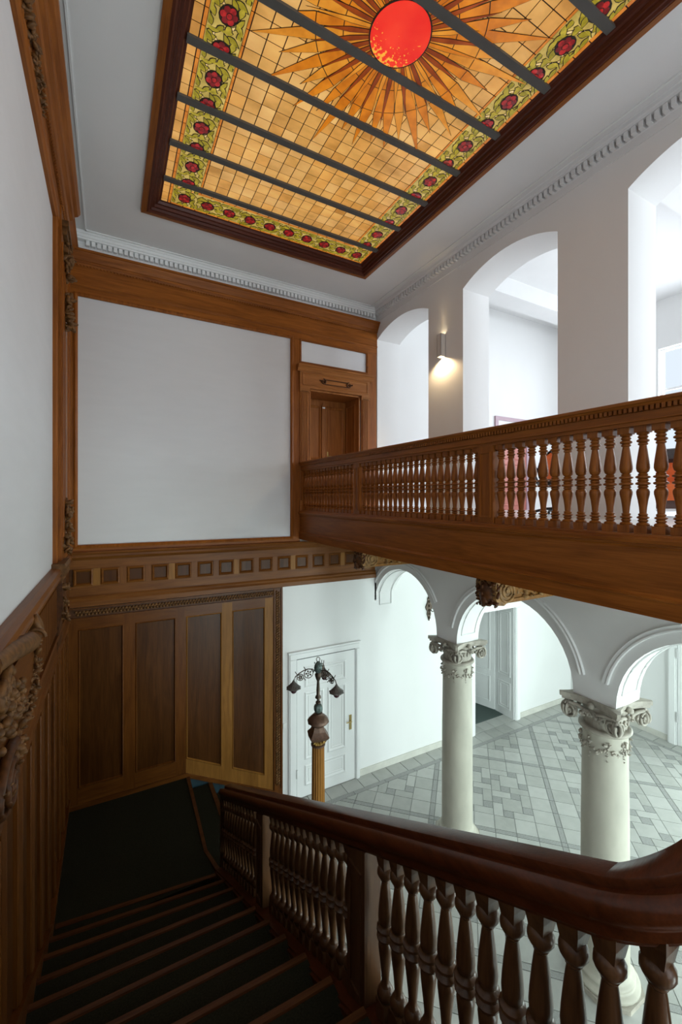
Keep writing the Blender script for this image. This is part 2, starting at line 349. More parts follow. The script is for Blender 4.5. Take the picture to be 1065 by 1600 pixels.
for cuts, along, fixed, zz in ((UPW, 'y', XF, UZ), (GRW, 'y', XF, GZ), (FRW, 'x', YN, (0.6, 3.2)), (FRW+ENTRANCE_FILL, 'x', YN, (-4.9, -2.3)), ([STAIR_FILL], 'x', YN, SZ)):  # stair and entrance openings are added to frame fill lights
    for a, b in cuts:
        wn += 1; m = MB(); c0, c1 = zz; t = 0.05
        segs = [(a, a+t, c0, c1), (b-t, b, c0, c1), (a, b, c0, c0+t), (a, b, c1-t, c1), ((a+b)/2-t/2, (a+b)/2+t/2, c0, c1), (a, b, c0+(c1-c0)*0.66, c0+(c1-c0)*0.66+t)]
        for i, (p, q, r, s) in enumerate(segs):
            e = 0.0015*i; m.box(fixed+0.10+e, fixed+0.16-e, p, q, r, s) if along == 'y' else m.box(p, q, fixed-0.16+e, fixed-0.10-e, r, s)
        w = tag(m.build('window_%d' % wn, GLASSW), 'white framed tall window with a crossbar', kind='structure')
        m = MB(); (m.box(fixed-0.06, fixed+0.1, a-0.05, b+0.05, c0-0.05, c0) if along == 'y' else m.box(a-0.05, b+0.05, fixed-0.1, fixed+0.06, c0-0.05, c0))
        m.build('window_sill', GLASSW, w)
# floors
tag(MB().box(XL-0.3, XF+0.3, YN-0.3, YB+2.6, ZF-0.25, ZF-0.012).build('floor', GROUT), 'tiled stone floor of the ground hall', kind='structure')
FLOOR = bpy.data.objects['floor']
mb = MB(); mb.box(3.16, XR, YN, YB, -0.62, ZG); mb.box(XR, XF+0.3, YN, YB, -0.66, ZG-0.02); mb.box(XR2, XF+0.3, YN, YB, ZG-0.03, ZG)
mb.box(XR, XR2, YN, YB-0.05, ZG-0.03, ZG)
tag(mb.build('floor_gallery', UPFLOOR), 'pale floor of the gallery and upper hall', kind='structure')
tag(MB().box(XR2-0.1, XF+0.3, YN-0.3, YB+0.3, ZH, ZH+0.2).build('ceiling_hall', PLASTER_C), 'white ceiling of the upper hall', kind='structure')
mb = MB(); mb.box(XR2, XF, 5.9, 6.35, ZH-0.35, ZH); mb.box(XR2, XF, 2.6, 3.05, ZH-0.35, ZH)
tag(mb.build('trim_9', PLASTER_C), 'white ceiling beams of the upper hall', kind='structure')
# main ceiling with the opening of the skylight
SKX, SKY = (0.57, 3.66), (-0.281, 5.955)
FX, FY = (0.352, 3.80), (-0.41, 6.085)
mb = MB(); hx, hy = (FX[0]+0.04, FX[1]-0.04), (FY[0]+0.04, FY[1]-0.04)
for (a, b, c, d) in ((XL-0.3, hx[0], YN-0.3, YB+0.3), (hx[1], XR+0.3, YN-0.3, YB+0.3), (hx[0], hx[1], YN-0.3, hy[0]), (hx[0], hx[1], hy[1], YB+0.3)):
    mb.box(a, b, c, d, ZC, ZC+0.2)
tag(mb.build('ceiling', PLASTER_C), 'flat white ceiling around the stained glass skylight', kind='structure')
mb = MB()
for (p, q) in (((-0.30, YN), (-0.30, 6.89)), ((-0.30, 6.89), (4.44, 6.89)), ((4.44, 6.89), (4.44, YN))):
    mb.box(min(p[0], q[0])-0.009, max(p[0], q[0])+0.009, min(p[1], q[1])-0.009, max(p[1], q[1])+0.009, ZC-0.014, ZC+0.01)
tag(mb.build('trim_1', WHITEPAINT), 'thin white bead moulding on the ceiling', kind='structure')
# white dentil cornices
CP = [(0.0, 3.55), (0.012, 3.55), (0.014, 3.635), (0.018, 3.645), (0.018, 3.715), (0.082, 3.722), (0.086, 3.745), (0.098, 3.752), (0.104, 3.785), (0.114, 3.79), (0.117, 3.84), (0, 3.84)]
cb = tag(MB().prism([(YB-d, z) for d, z in CP], 0, XL, XR).build('trim_2', WHITEPAINT), 'white plaster dentil cornice above the wood panelling', kind='structure')
m = MB(); x = -0.30
while x < 4.58: m.box(x, x+0.046, YB-0.076, YB-0.016, 3.648, 3.717); x += 0.069
tag(m.build('dentil_row', WHITEPAINT, cb), kind='stuff')
cr = tag(MB().prism([(XR-d, z+(0.035 if i not in (0, 11) else 0.035)) for i, (d, z) in enumerate(CP[:-2])]+[(XR-0.115, 3.85), (XR, 3.85)], 1, YN, YB).build('trim_3', PLASTER_C), 'white plaster dentil cornice above the arches', kind='structure')
m = MB(); y = 6.93
while y > -1.2: m.box(XR-0.076, XR-0.016, y-0.040, y, 3.683, 3.752); y -= 0.069
tag(m.build('dentil_row', PLASTER_C, cr), kind='stuff')

# ================================================================ GROUND FLOOR TILES
R2 = math.sqrt(2)
P_, U0, V0, BAND = 2.03, 7.27, -0.53, 0.085
TS = (P_-BAND)/6
def uvpt(u, v): return ((u+v)/R2, (u-v)/R2)
tile_sets = {}
def tile_mesh(w, h, m):
    key = (round(w, 4), round(h, 4), m.name)
    if key not in tile_sets:
        g = 0.004; a, b = w/2-g, h/2-g; c = 0.003
        vs = [(-a, -b, -0.012), (a, -b, -0.012), (a, b, -0.012), (-a, b, -0.012), (-a, -b, -c), (a, -b, -c), (a, b, -c), (-a, b, -c), (-a+c, -b+c, 0), (a-c, -b+c, 0), (a-c, b-c, 0), (-a+c, b-c, 0)]
        me = bpy.data.meshes.new('floor_tile')
        me.from_pydata(vs, [], [(8, 9, 10, 11), (4, 5, 9, 8), (5, 6, 10, 9), (6, 7, 11, 10), (7, 4, 8, 11), (0, 1, 5, 4), (1, 2, 6, 5), (2, 3, 7, 6), (3, 0, 4, 7)]); me.materials.append(m)
        tile_sets[key] = me
    return tile_sets[key]
cands = []      # (u centre, v centre, du, dv, material)
tm = (TILE, TILE2, TILE3)
for iu in range(-4, 4):
    for iv in range(-4, 5):
        ub, vb = U0+iu*P_, V0+iv*P_
        for k in range(6):
            cands.append((ub, vb+BAND/2+TS*(k+.5), BAND, TS, TILE_D)); cands.append((ub+BAND/2+TS*(k+.5), vb, TS, BAND, TILE_D))
        cands.append((ub, vb, BAND, BAND, TILE_D))
        for i in range(6):
            for j in range(6):
                if 1 <= i <= 4 and 1 <= j <= 4: continue
                cands.append((ub+BAND/2+TS*(i+.5), vb+BAND/2+TS*(j+.5), TS, TS, tm[rnd.randrange(3)]))
        h = TS/2; us, vs_ = ub+BAND/2+TS*5, vb+BAND/2+TS
        for i in range(2):
            for j in range(2):
                def cell(r, c, nr, nc, m): cands.append((us-(4*i+r+nr/2)*h, vs_+(4*j+c+nc/2)*h, nr*h, nc*h, m))
                for (r, c) in ((0, 2), (1, 0), (2, 3), (3, 1)): cell(r, c, 1, 1, TILE_D)
                cell(1, 1, 2, 2, tm[rnd.randrange(3)]); cell(0, 0, 1, 2, tm[rnd.randrange(3)]); cell(0, 3, 2, 1, tm[rnd.randrange(3)])
                cell(2, 0, 2, 1, tm[rnd.randrange(3)]); cell(3, 2, 1, 2, tm[rnd.randrange(3)])
YT, XT = 6.62, 10.55
def inside(u, v, du, dv, m=0.0):
    return all((2.55 < x < XT+m) and (-2.9 < y < YT+m) for x, y in [uvpt(u+a*du/2, v+b*dv/2) for a in (-1, 1) for b in (-1, 1)])
def clip(poly):
    for ax, lim, sg in ((1, YT, 1), (0, XT, 1), (0, 2.5, -1), (1, -2.95, -1)):
        out = []
        for i in range(len(poly)):
            p, q = poly[i], poly[(i+1) % len(poly)]; ip, iq = sg*(lim-p[ax]) >= 0, sg*(lim-q[ax]) >= 0
            if ip: out.append(p)
            if ip != iq:
                t = (lim-p[ax])/(q[ax]-p[ax]); out.append((p[0]+t*(q[0]-p[0]), p[1]+t*(q[1]-p[1])))
        poly = out
        if len(poly) < 3: return []
    return poly
def shown(u, v):        # the stretch of floor one sees past the stair rail, between the columns
    x, y = uvpt(u, v)
    return (y > 6.95-0.55*(x-3.4) and x > 3.7 and y > 2.7 and x < 9.6) or (3.0 < x < 4.7 and 2.0 < y < 3.3)
big, rest = [], {}
full = []
for c in cands:
    if inside(*c[:4]) and shown(c[0], c[1]): full.append(c)
    else: rest.setdefault(c[4].name, []).append(c)
full.sort(key=lambda c: c[2]*c[3]/(sum(t*t for t in uvpt(c[0], c[1]))+28), reverse=True)
for c in full[300:]: rest.setdefault(c[4].name, []).append(c)
for (u, v, du, dv, m) in full[:300]:
    o = bpy.data.objects.new('floor_tile', tile_mesh(du, dv, m)); COL.objects.link(o); o.parent = FLOOR
    x, y = uvpt(u, v); o.location = (x, y, ZF); o.rotation_euler = (0, 0, PI/4)
    o.scale = (1, -1, 1) if False else (1, 1, 1)
MATS = {m.name: m for m in (TILE, TILE2, TILE3, TILE_D)}
for nm, lst in rest.items():
    m = MB()
    for (u, v, du, dv, mm) in lst:
        g = 0.004; poly = [uvpt(u+a*(du/2-g), v+b*(dv/2-g)) for a, b in ((-1, -1), (1, -1), (1, 1), (-1, 1))]
        poly = clip(poly)
        if len(poly) < 3: continue
        A = sum(poly[i][0]*poly[(i+1) % len(poly)][1]-poly[(i+1) % len(poly)][0]*poly[i][1] for i in range(len(poly)))
        if A < 0: poly = poly[::-1]
        m.prism(poly, 2, ZF-0.012, ZF)
    if m.v: tag(m.build('distant_floor_tiles', MATS[nm], FLOOR), kind='stuff')
# border: granite strip and a row of slabs along the back wall and the far wall
m = MB(); x = 2.55
while x < XT+0.08: m.box(x+0.003, min(x+0.69, XT+0.09)-0.003, YT+0.004, YT+0.09, ZF-0.012, ZF); x += 0.69
y = -2.9
while y < YT: m.box(XT+0.004, XT+0.09, y+0.003, min(y+0.69, YT)-0.003, ZF-0.012, ZF); y += 0.69
m.build('border_strip', TILE_D, FLOOR)
def slab(cx, cy, w, h, m):
    o = bpy.data.objects.new('border_slab', tile_mesh(w, h, m)); COL.objects.link(o); o.parent = FLOOR; o.location = (cx, cy, ZF)
x = 2.79
while x < XT+0.3:
    slab(x+0.1725, (YT+0.09+YB-0.015)/2, 0.345, YB-0.015-YT-0.09, tm[rnd.randrange(3)]); x += 0.345
x = 7.33
while x < 8.6: slab(x+0.17, YB+0.15, 0.34, 0.32, tm[rnd.randrange(3)]); x += 0.342
y = 6.3
while y > 3.0: slab((XT+0.09+XF-0.015)/2, y-0.1725, XF-0.015-XT-0.09, 0.345, tm[rnd.randrange(3)]); y -= 0.345
tag(MB().box(7.0, 9.2, YB+0.33, YB+2.4, ZF-0.012, ZF+0.004).build('floor_room', MATGREY), 'grey green carpet in the room behind the open door', kind='structure')
# stone skirting
m = MB()
for (a, b) in ((4.197, 7.18), (8.87, XF)): m.box(a, b, YB-0.018, YB, ZF, ZF+0.13)
tag(m.build('baseboard_back', STONE_SK), 'pale stone skirting along the white back wall', kind='structure')
m = MB(); m.box(XF-0.018, XF, 4.75, YB, ZF, ZF+0.13); m.box(XF-0.018, XF, YN, 3.4, ZF, ZF+0.13)
tag(m.build('baseboard_far', STONE_SK), 'pale stone skirting along the far wall', kind='structure')
# ================================================================ STAINED GLASS SKYLIGHT
sky = thing('stained_glass_skylight', 'large stained glass ceiling skylight with a red sun, golden rays and rose border', 'skylight', (0, 0, 0))
CX, CY = 2.115, 2.837
# timber frame: pale outer fillet, dark stepped moulding
def frame_ring(prof, mx, my, name):
    # prof: (inset from outer edge, z); four mitred sides
    for side, mm in (('x0', my), ('x1', my), ('y0', mx), ('y1', mx)):
        m = MB(); n = len(prof); vs = []
        for d, z in prof:
            x0, x1, y0, y1 = FX[0]+d, FX[1]-d, FY[0]+d, FY[1]-d
            p = {'x0': ((x0, y0), (x0, y1)), 'x1': ((x1, y1), (x1, y0)), 'y0': ((x1, y0), (x0, y0)), 'y1': ((x0, y1), (x1, y1))}[side]
            vs += [(*p[0], z), (*p[1], z)]
        m.add(vs, [(2*i, 2*i+1, 2*((i+1) % n)+1, 2*((i+1) % n)) for i in range(n)])
        m.build(name, mm, sky)
frame_ring([(0, 3.835), (0, 3.800), (0.062, 3.790), (0.066, 3.84)], oak[0], oak[1], 'outer_frame')
frame_ring([(0.062, 3.795), (0.085, 3.79), (0.10, 3.805), (0.115, 3.805), (0.125, 3.835), (0.15, 3.835), (0.16, 3.865), (0.185, 3.868), (0.20, 3.895), (0.222, 3.90), (0.222, 3.93), (0.06, 3.93)], DARKWOOD, DARKWOOD_Y, 'inner_moulding')
MB().box(SKX[0]-0.05, SKX[1]+0.05, SKY[0]-0.05, SKY[1]+0.05, ZGL+0.006, ZGL+0.02).build('lead_sheet', LEAD, sky)
bays = [SKY[0]] + [CY+(k-4.5)*0.5765 for k in range(0, 10)] + [SKY[1]]
bars = bays[1:-1]
def quad(me_name, w, h, m):
    a, b = w/2, h/2; t = 0.005
    me = bpy.data.meshes.new(me_name); me.from_pydata([(-a, -b, 0), (a, -b, 0), (a, b, 0), (-a, b, 0), (-a, -b, t), (a, -b, t), (a, b, t), (-a, b, t)], [],
        [(0, 3, 2, 1), (0, 1, 5, 4), (1, 2, 6, 5), (2, 3, 7, 6), (3, 0, 4, 7)]); me.materials.append(m); return me
def put(name, me, x, y, z, parent=None, rz=0.0):
    o = bpy.data.objects.new(name, me); COL.objects.link(o); o.parent = parent or sky; o.location = (x, y, z); o.rotation_euler = (0, 0, rz); return o
BT, BS, BR, BS2 = 0.080, 0.038, 0.290, 0.030       # tile strip, orange strip, rose band, inner strip
gx0, gx1 = SKX[0]+BT+BS+BR+BS2, SKX[1]-BT-BS-BR-BS2
NC = 15; cw = (gx1-gx0)/NC
LW = 0.0105
pane = {}
def pane_mesh(w, h, m):
    k = (round(w, 3), round(h, 3), m.name)
    if k not in pane: pane[k] = quad('glass_pane', w-LW, h-LW, m)
    return pane[k]
panes = []
for b in range(len(bays)-1):
    y0, y1 = bays[b], bays[b+1]
    if b == len(bays)-2: y1 = SKY[1]-BT-BS-BR-BS2
    if b == 0: y0 = SKY[0]+BT+BS+BR+BS2
    nr = max(1, round((y1-y0)/0.144)); ch = (y1-y0)/nr
    tint = rnd.random()
    for r in range(nr):
        for c in range(NC):
            x, y = gx0+(c+.5)*cw, y0+(r+.5)*ch
            d = math.hypot(x-CX, y-CY)
            if d < 0.42: continue
            panes.append((x, y, cw, ch, G_AMB[0 if rnd.random() < 0.5 else (1 if rnd.random() < 0.5 else 2)]))
panes.sort(key=lambda p: (p[1] < 1.55, p[1]))
m_stuff = {}
for i, (x, y, w, h, mm) in enumerate(panes):
    if i < 300: put('glass_pane', pane_mesh(w, h, mm), x, y, ZGL)
    else:
        m = m_stuff.setdefault(mm.name, (MB(), mm))[0]; m.box(x-(w-LW)/2, x+(w-LW)/2, y-(h-LW)/2, y+(h-LW)/2, ZGL, ZGL+0.005)
for m, mm in m_stuff.values(): tag(m.build('more_glass_panes', mm, sky), kind='stuff')
# outer strips of yellow tiles and thin orange strips, per bay
nt_ = 0
for (xa, xb, w, m1) in ((SKX[0], SKX[0]+BT, BT, 0), (SKX[1]-BT, SKX[1], BT, 0), (SKX[0]+BT, SKX[0]+BT+BS, BS, 1), (SKX[1]-BT-BS, SKX[1]-BT, BS, 1), (gx0-BS2, gx0, BS2, 1), (gx1, gx1+BS2, BS2, 1)):
    for b in range(len(bays)-1):
        y0, y1 = bays[b], bays[b+1]
        if (xa > gx0-0.1 and xb < gx1+0.1):
            if b == 0: y0 = SKY[0]+BT+BS+BR
            if b == len(bays)-2: y1 = SKY[1]-BT-BS-BR
        k = max(1, round((y1-y0)/0.144))
        for r in range(k):
            mm = (G_AMB[rnd.choice((0, 1, 1))] if m1 == 0 else G_STRIP)
            if y1 < 1.4: continue
            put('border_glass', pane_mesh(w, (y1-y0)/k, mm), (xa+xb)/2, y0+(r+.5)*(y1-y0)/k, ZGL)
for (ya, yb, m1) in ((SKY[1]-BT, SKY[1], 0), (SKY[1]-BT-BS, SKY[1]-BT, 1), (SKY[1]-BT-BS-BR-BS2, SKY[1]-BT-BS-BR, 1)):
    xa, xb = (SKX[0]+BT, SKX[1]-BT) if m1 == 0 else (SKX[0]+BT+BS, SKX[1]-BT-BS)
    k = 19
    for r in range(k):
        put('border_glass', pane_mesh((xb-xa)/k, yb-ya, G_AMB[rnd.choice((0, 1, 1))] if m1 == 0 else G_STRIP), xa+(r+.5)*(xb-xa)/k, (ya+yb)/2, ZGL)
# rose border: cream ground, twining stem, leaves and roses
xb0, xb1 = SKX[0]+BT+BS, SKX[1]-BT-BS; yb1 = SKY[1]-BT-BS; yb0 = 1.2
m = MB(); m.box(xb0, xb0+BR, yb0, yb1, ZGL, ZGL+0.005); m.box(xb1-BR, xb1, yb0, yb1, ZGL, ZGL+0.005); m.box(xb0+BR, xb1-BR, yb1-BR, yb1, ZGL, ZGL+0.005)
m.build('rose_border_ground', G_CRM, sky)
def flat_shape(poly, z, m): m.add([(p[0], p[1], z) for p in poly] + [(p[0], p[1], z+0.004) for p in poly], [tuple(range(len(poly)))[::-1]] + [(i, (i+1) % len(poly), len(poly)+(i+1) % len(poly), len(poly)+i) for i in range(len(poly))])
def leaf_poly(x, y, ang, L, w, grow=0.0):
    pts = []
    for t in (0, .2, .45, .7, 1): pts.append((t*L, (w+grow)*math.sin(PI*min(1, t**0.8)) + (grow if 0 < t < 1 else 0)*0))
    pts = [(-grow, 0)] + pts[1:-1] + [(L+grow*2, 0)] + [(p[0], -p[1]) for p in pts[-2:0:-1]]
    c, s = math.cos(ang), math.sin(ang)
    return [(x+p[0]*c-p[1]*s, y+p[0]*s+p[1]*c) for p in pts]
def leaf_meshes(seed):
    r = random.Random(seed); gm, lm, sm = [MB(), MB()], MB(), MB()
    # one repeat is 0.288 long (local x) and BR wide (local y)
    H = 0.288
    S = [(-H/2+H*t, 0.085*math.sin(2*PI*t+0.6)) for t in [i/14 for i in range(15)]]
    for i in range(14):
        (xa, ya), (xb, yb) = S[i], S[i+1]
        for wd, mm, z in ((0.013, lm, -0.002), (0.0085, sm, -0.003)):
            d = Vector((xb-xa, yb-ya)).normalized(); n = Vector((-d.y, d.x))*wd
            flat_shape([(xa+n.x, ya+n.y), (xa-n.x, ya-n.y), (xb-n.x, yb-n.y), (xb+n.x, yb+n.y)], z, mm)
    spots = [(-0.12, 0.10, 0.3), (-0.08, 0.06, 1.2), (-0.13, -0.03, -0.9), (-0.10, -0.09, 0.1), (-0.02, -0.12, 0.5), (0.03, -0.07, -1.0), (0.08, -0.11, 0.2), (0.12, -0.06, 1.3),
             (0.10, 0.02, 0.9), (0.05, 0.10, 2.6), (0.13, 0.11, 2.9), (0.0, 0.125, 3.0), (-0.03, 0.08, 2.2), (0.07, -0.02, -0.3), (-0.06, -0.05, 2.4), (-0.14, 0.04, 1.6)]
    for i, (x, y, a) in enumerate(spots):
        L, w = r.uniform(0.085, 0.120), r.uniform(0.018, 0.025); a += r.uniform(-.3, .3)
        f = leaf_poly(x, y, a, L, w, 0.008)
        clampf = lambda P: [(max(-H/2, min(H/2, p[0])), max(-BR/2+0.004, min(BR/2-0.004, p[1]))) for p in P]
        flat_shape(clampf(f), -0.0045-0.0001*i, lm); flat_shape(clampf(leaf_poly(x, y, a, L, w)), -0.0055-0.0001*i, gm[i % 2])
    return gm, lm, sm
def mk(mb, name, m):
    me = bpy.data.meshes.new(name); me.from_pydata(mb.v, [], mb.f); me.materials.append(m); return me
leafsets = []
for sd in (1, 2):
    gm, lm, sm = leaf_meshes(sd)
    leafsets.append((mk(gm[0], 'leaves', G_GRN[0]), mk(gm[1], 'leaves', G_GRN[1]), mk(lm, 'leading', LEAD), mk(sm, 'stem', G_STEM)))
rose_l, rose_p, rose_q = MB(), MB(), MB()
flat_shape([(0.066*math.cos(2*PI*i/14), 0.060*math.sin(2*PI*i/14)) for i in range(14)], -0.008, rose_l)
for k in range(6):
    a = 2*PI*k/6; cx, cy = 0.036*math.cos(a), 0.033*math.sin(a)
    flat_shape([(cx+0.0215*math.cos(2*PI*i/9), cy+0.020*math.sin(2*PI*i/9)) for i in range(9)], -0.0095, rose_p if k % 2 else rose_q)
flat_shape([(0.024*math.cos(2*PI*i/9), 0.020*math.sin(2*PI*i/9)-0.004) for i in range(9)], -0.0105, rose_l)
flat_shape([(0.019*math.cos(2*PI*i/9), 0.016*math.sin(2*PI*i/9)-0.004) for i in range(9)], -0.0115, rose_p)
RM = (mk(rose_p, 'rose', G_RED), mk(rose_l, 'rose_leading', LEAD), mk(rose_q, 'rose_shade_petals', G_RED2))
units = []
y = yb1-0.15
k = 0
while y > 1.45:
    for x in (xb0+BR/2, xb1-BR/2): units.append((x, y, PI/2, k)); k += 1
    y -= 0.288
x = xb0+BR+0.11; n = 0; stepx = (xb1-xb0-2*BR)/8
while x < xb1-BR: units.append((xb0+BR+stepx*(n+.5), yb1-BR/2, 0, n)); n += 1; x += stepx
for (x, y, rz, k) in units:
    ls = leafsets[k % 2]
    r = put('rose', RM[0], x, y, ZGL, rz=rz+(k % 3)*0.5); r.scale = (1.30, 1.30, 1)
    put('rose_leading', RM[1], 0, 0, 0, r); put('rose_petals', RM[2], 0, 0, 0, r)
    g = put('rose_leaves', ls[0], x, y, ZGL, rz=rz+(PI if k % 2 else 0))
    tag(put('leaf_glass', ls[1], 0, 0, 0, g), kind='stuff'); put('leaf_leading', ls[2], 0, 0, 0, g); tag(g, kind='stuff'); put('stem', ls[3], 0, 0, 0, g)
# sun rays: long tapering rays, each with its leaded outline, and darker short rays between
NR = 40
rr = random.Random(3)
for k in range(NR):
    a = 2*PI*(k+rr.uniform(-.15, .15))/NR; R1 = (rr.uniform(1.12, 1.30) if k % 2 else rr.uniform(0.92, 1.04)); w = 0.050 if k % 2 else 0.043
    col = G_ORA[rr.choice((0, 0, 1))]
    c, s = math.cos(a), math.sin(a)
    def ray(w0, wm, r0, rm, r1): return [(CX+c*r-s*t, CY+s*r+c*t) for r, t in ((r0, w0), (rm, wm), (r1, 0), (rm, -wm), (r0, -w0))]
    m = MB(); flat_shape(ray(0.018, w+0.005, 0.235, 0.72, R1+0.02), ZGL-0.004-0.00005*k, m); ld = m
    m = MB()
    for (ra, rb) in ((0.24, 0.47), (0.478, 0.70), (0.708, R1)):
        def wd(r): return (0.012+(w-0.012)*(r-0.24)/0.48) if r < 0.72 else w*(R1-r)/(R1-0.72)
        ps = [ra, min(max(0.72, ra), rb), rb]; up = [(r, max(0.0005, wd(r))) for r in ps]
        poly = up + [(r, -t) for r, t in up[::-1]]
        flat_shape([(CX+c*r-s*t, CY+s*r+c*t) for r, t in poly], ZGL-0.006-0.00005*k, m)
    o = m.build('sun_ray', col, sky); ld.build('ray_leading', LEAD, o)
for k in range(NR):
    a = 2*PI*(k+.5)/NR; c, s = math.cos(a), math.sin(a); R1 = rr.uniform(0.60, 0.86)
    m = MB(); flat_shape([(CX+c*r-s*t, CY+s*r+c*t) for r, t in ((0.235, 0.016), (0.42, 0.022), (R1+.02, 0), (0.42, -0.022), (0.235, -0.016))], ZGL-0.0085-0.00005*k, m); ld = m
    m = MB(); flat_shape([(CX+c*r-s*t, CY+s*r+c*t) for r, t in ((0.24, 0.011), (0.42, 0.017), (R1, 0), (0.42, -0.017), (0.24, -0.011))], ZGL-0.0105-0.00005*k, m)
    o = m.build('short_ray', G_ORA[2] if k % 2 else G_ORA[rr.choice((0, 1, 2))], sky); ld.build('ray_leading', LEAD, o)
m = MB(); m.lathe([(0.262, -0.017), (0.262, 0.01)], 48, (CX, CY, ZGL)); m.build('sun_leading', LEAD, sky)
m = MB(); m.lathe([(0.250, -0.020), (0.250, -0.016)], 48); m.build('sun_disc', G_SUN, sky, loc=(CX, CY, ZGL))
for y in bars:
    MB().prism([(y-0.036, ZGL+0.01), (y-0.036, ZGL-0.024), (y+0.036, ZGL-0.024), (y+0.036, ZGL+0.01)], 0, SKX[0]-0.01, SKX[1]+0.01).build('glazing_bar', IRON, sky)

# ================================================================ UPPER BACK WALL: OAK FRAME ROUND THE WHITE PANEL
def rect_mould(mb, x0, x1, z0, z1, y, w, d):
    """bevelled frame moulding round a rectangle on the back wall (projecting to -y)"""
    for (p, q) in (((x0, z0), (x1, z0)), ((x1, z0), (x1, z1)), ((x1, z1), (x0, z1)), ((x0, z1), (x0, z0))):
        dx, dz = q[0]-p[0], q[1]-p[1]; L = math.hypot(dx, dz); t = (dx/L, dz/L); n = (-t[1], t[0])     # n points inwards for ccw
        o1 = lambda pt, s, i, dd: (pt[0]+n[0]*i+t[0]*s, y-dd, pt[1]+n[1]*i+t[1]*s)
        vs = [o1(p, 0, 0, 0), o1(q, 0, 0, 0), o1(p, 0, 0, d*0.55), o1(q, 0, 0, d*0.55), o1(p, w*.45, w*.45, d), o1(q, -w*.45, w*.45, d), o1(p, w, w, 0), o1(q, -w, w, 0)]
        mb.add(vs, [(0, 1, 3, 2), (2, 3, 5, 4), (4, 5, 7, 6), (6, 7, 1, 0)])
    return mb
frm = thing('oak_wall_frame', 'oak frame and cornice around the big white panel on the back wall', 'wall frame', (0, YB, 0))
def fb(name, mb, m, smooth=False, parent=None): return place(mb.build(name, m, None, smooth), parent or frm)
T = 0.035
fb('bottom_rail', MB().box(XL, 2.99, YB-T, YB, -0.70, -0.597), oak[0]); fb('stile', MB().box(XL, -0.40, YB-T, YB, -0.597, 2.93), oak[2])
fb('stile', MB().box(2.815, 2.99, YB-T, YB, -0.597, 2.93), oak[2]); fb('top_rail', MB().box(XL, XR, YB-T, YB, 2.93, 3.07), oak[0])
fb('stile', MB().box(4.44, XR-0.01, YB-T, YB, ZG, 2.93), oak[2]); fb('transom_rail', MB().box(2.99, 4.44, YB-T, YB, 2.44, 2.555), oak[0])
fb('stile', MB().box(2.99, 3.02, YB-T, YB, 2.555, 2.93), oak[2]); fb('stile', MB().box(4.40, 4.44, YB-T, YB, 2.555, 2.93), oak[2])
fb('frieze_board', MB().box(XL, XR-0.005, YB-T-0.015, YB, 3.10, 3.375), oak[0])
fb('frieze_moulding', MB().prism([(YB, 3.06), (YB-T-0.008, 3.06), (YB-T-0.028, 3.085), (YB-T-0.022, 3.105), (YB, 3.105)], 0, XL, XR-0.005), oak[0])
fb('crown_moulding', MB().prism([(YB, 3.365), (YB-0.055, 3.365), (YB-0.060, 3.385), (YB-0.070, 3.385), (YB-0.075, 3.415), (YB-0.085, 3.42), (YB-0.105, 3.455), (YB-0.135, 3.50), (YB-0.14, 3.515), (YB-0.155, 3.52), (YB-0.155, 3.55), (YB, 3.555)], 0, XL, XR+0.02), oak[0])
m = MB(); x = -0.4
while x < 4.6: m.ell((x, YB-0.064, 3.352), (0.014, 0.012, 0.012), 6, 4); x += 0.042
tag(fb('bead_row', m, oak[0], True), kind='stuff')
fb('inner_moulding', rect_mould(MB(), -0.45, 2.86, -0.645, 2.975, YB-T, 0.05, 0.02), oak[2])
fb('transom_moulding', rect_mould(MB(), 2.985, 4.435, 2.52, 2.955, YB-T, 0.032, 0.014), oak[0])
fb('white_panel', MB().box(-0.40, 2.815, YB-0.008, YB, -0.597, 2.93), PANELWHITE); fb('transom_panel', MB().box(3.02, 4.40, YB-0.008, YB, 2.555, 2.92), PANELWHITE)
# ---- upper doorway
d1 = thing('door_1', 'carved oak doorway with fluted pilasters at the end of the gallery', 'door', (3.71, YB, ZG), kind='structure')
def db(name, mb, m, smooth=False, parent=None): return place(mb.build(name, m, None, smooth), parent or d1)
for x in (2.985, 4.272):
    p = MB(); p.box(x, x+0.17, YB-0.055, YB, ZG, 2.06); db('pilaster', p, lit_door_oak[2])
    m = MB()
    for i in range(5): m.box(x+0.022+i*0.027, x+0.036+i*0.027, YB-0.078, YB-0.05, ZG+0.3, 1.99)
    db('pilaster_flutes', m, lit_door_oak[2]); m = MB(); m.box(x-0.008, x+0.178, YB-0.075, YB, 2.0, 2.045); m.box(x-0.012, x+0.182, YB-0.08, YB, ZG, ZG+0.22); m.box(x-0.012, x+0.182, YB-0.085, YB, 2.045, 2.075)
    db('pilaster_capital', m, lit_door_oak[0])
    m = MB()
    for i in range(5): m.ell((x+0.03+i*0.0275, YB-0.07, 2.015), (0.012, 0.014, 0.014))
    db('capital_carving', m, CARVE)
db('entablature', MB().box(2.975, 4.452, YB-0.075, YB, 2.075, 2.40), lit_door_oak[0])
db('door_cornice', MB().prism([(YB, 2.36), (YB-0.085, 2.36), (YB-0.10, 2.385), (YB-0.10, 2.40), (YB-0.135, 2.44), (YB-0.15, 2.445), (YB-0.15, 2.475), (YB, 2.485)], 0, 2.925, 4.505), lit_door_oak[0])
m = rect_mould(MB(), 3.02, 4.405, 2.115, 2.345, YB-0.075, 0.03, 0.012); db('frieze_moulding', m, lit_door_oak[0])
m = MB()
m.tube([(3.47+0.0, YB-0.085, 2.27), (3.95, YB-0.085, 2.27)], 0.008); m.tube([(3.47, YB-0.085, 2.185), (3.95, YB-0.085, 2.185)], 0.008)
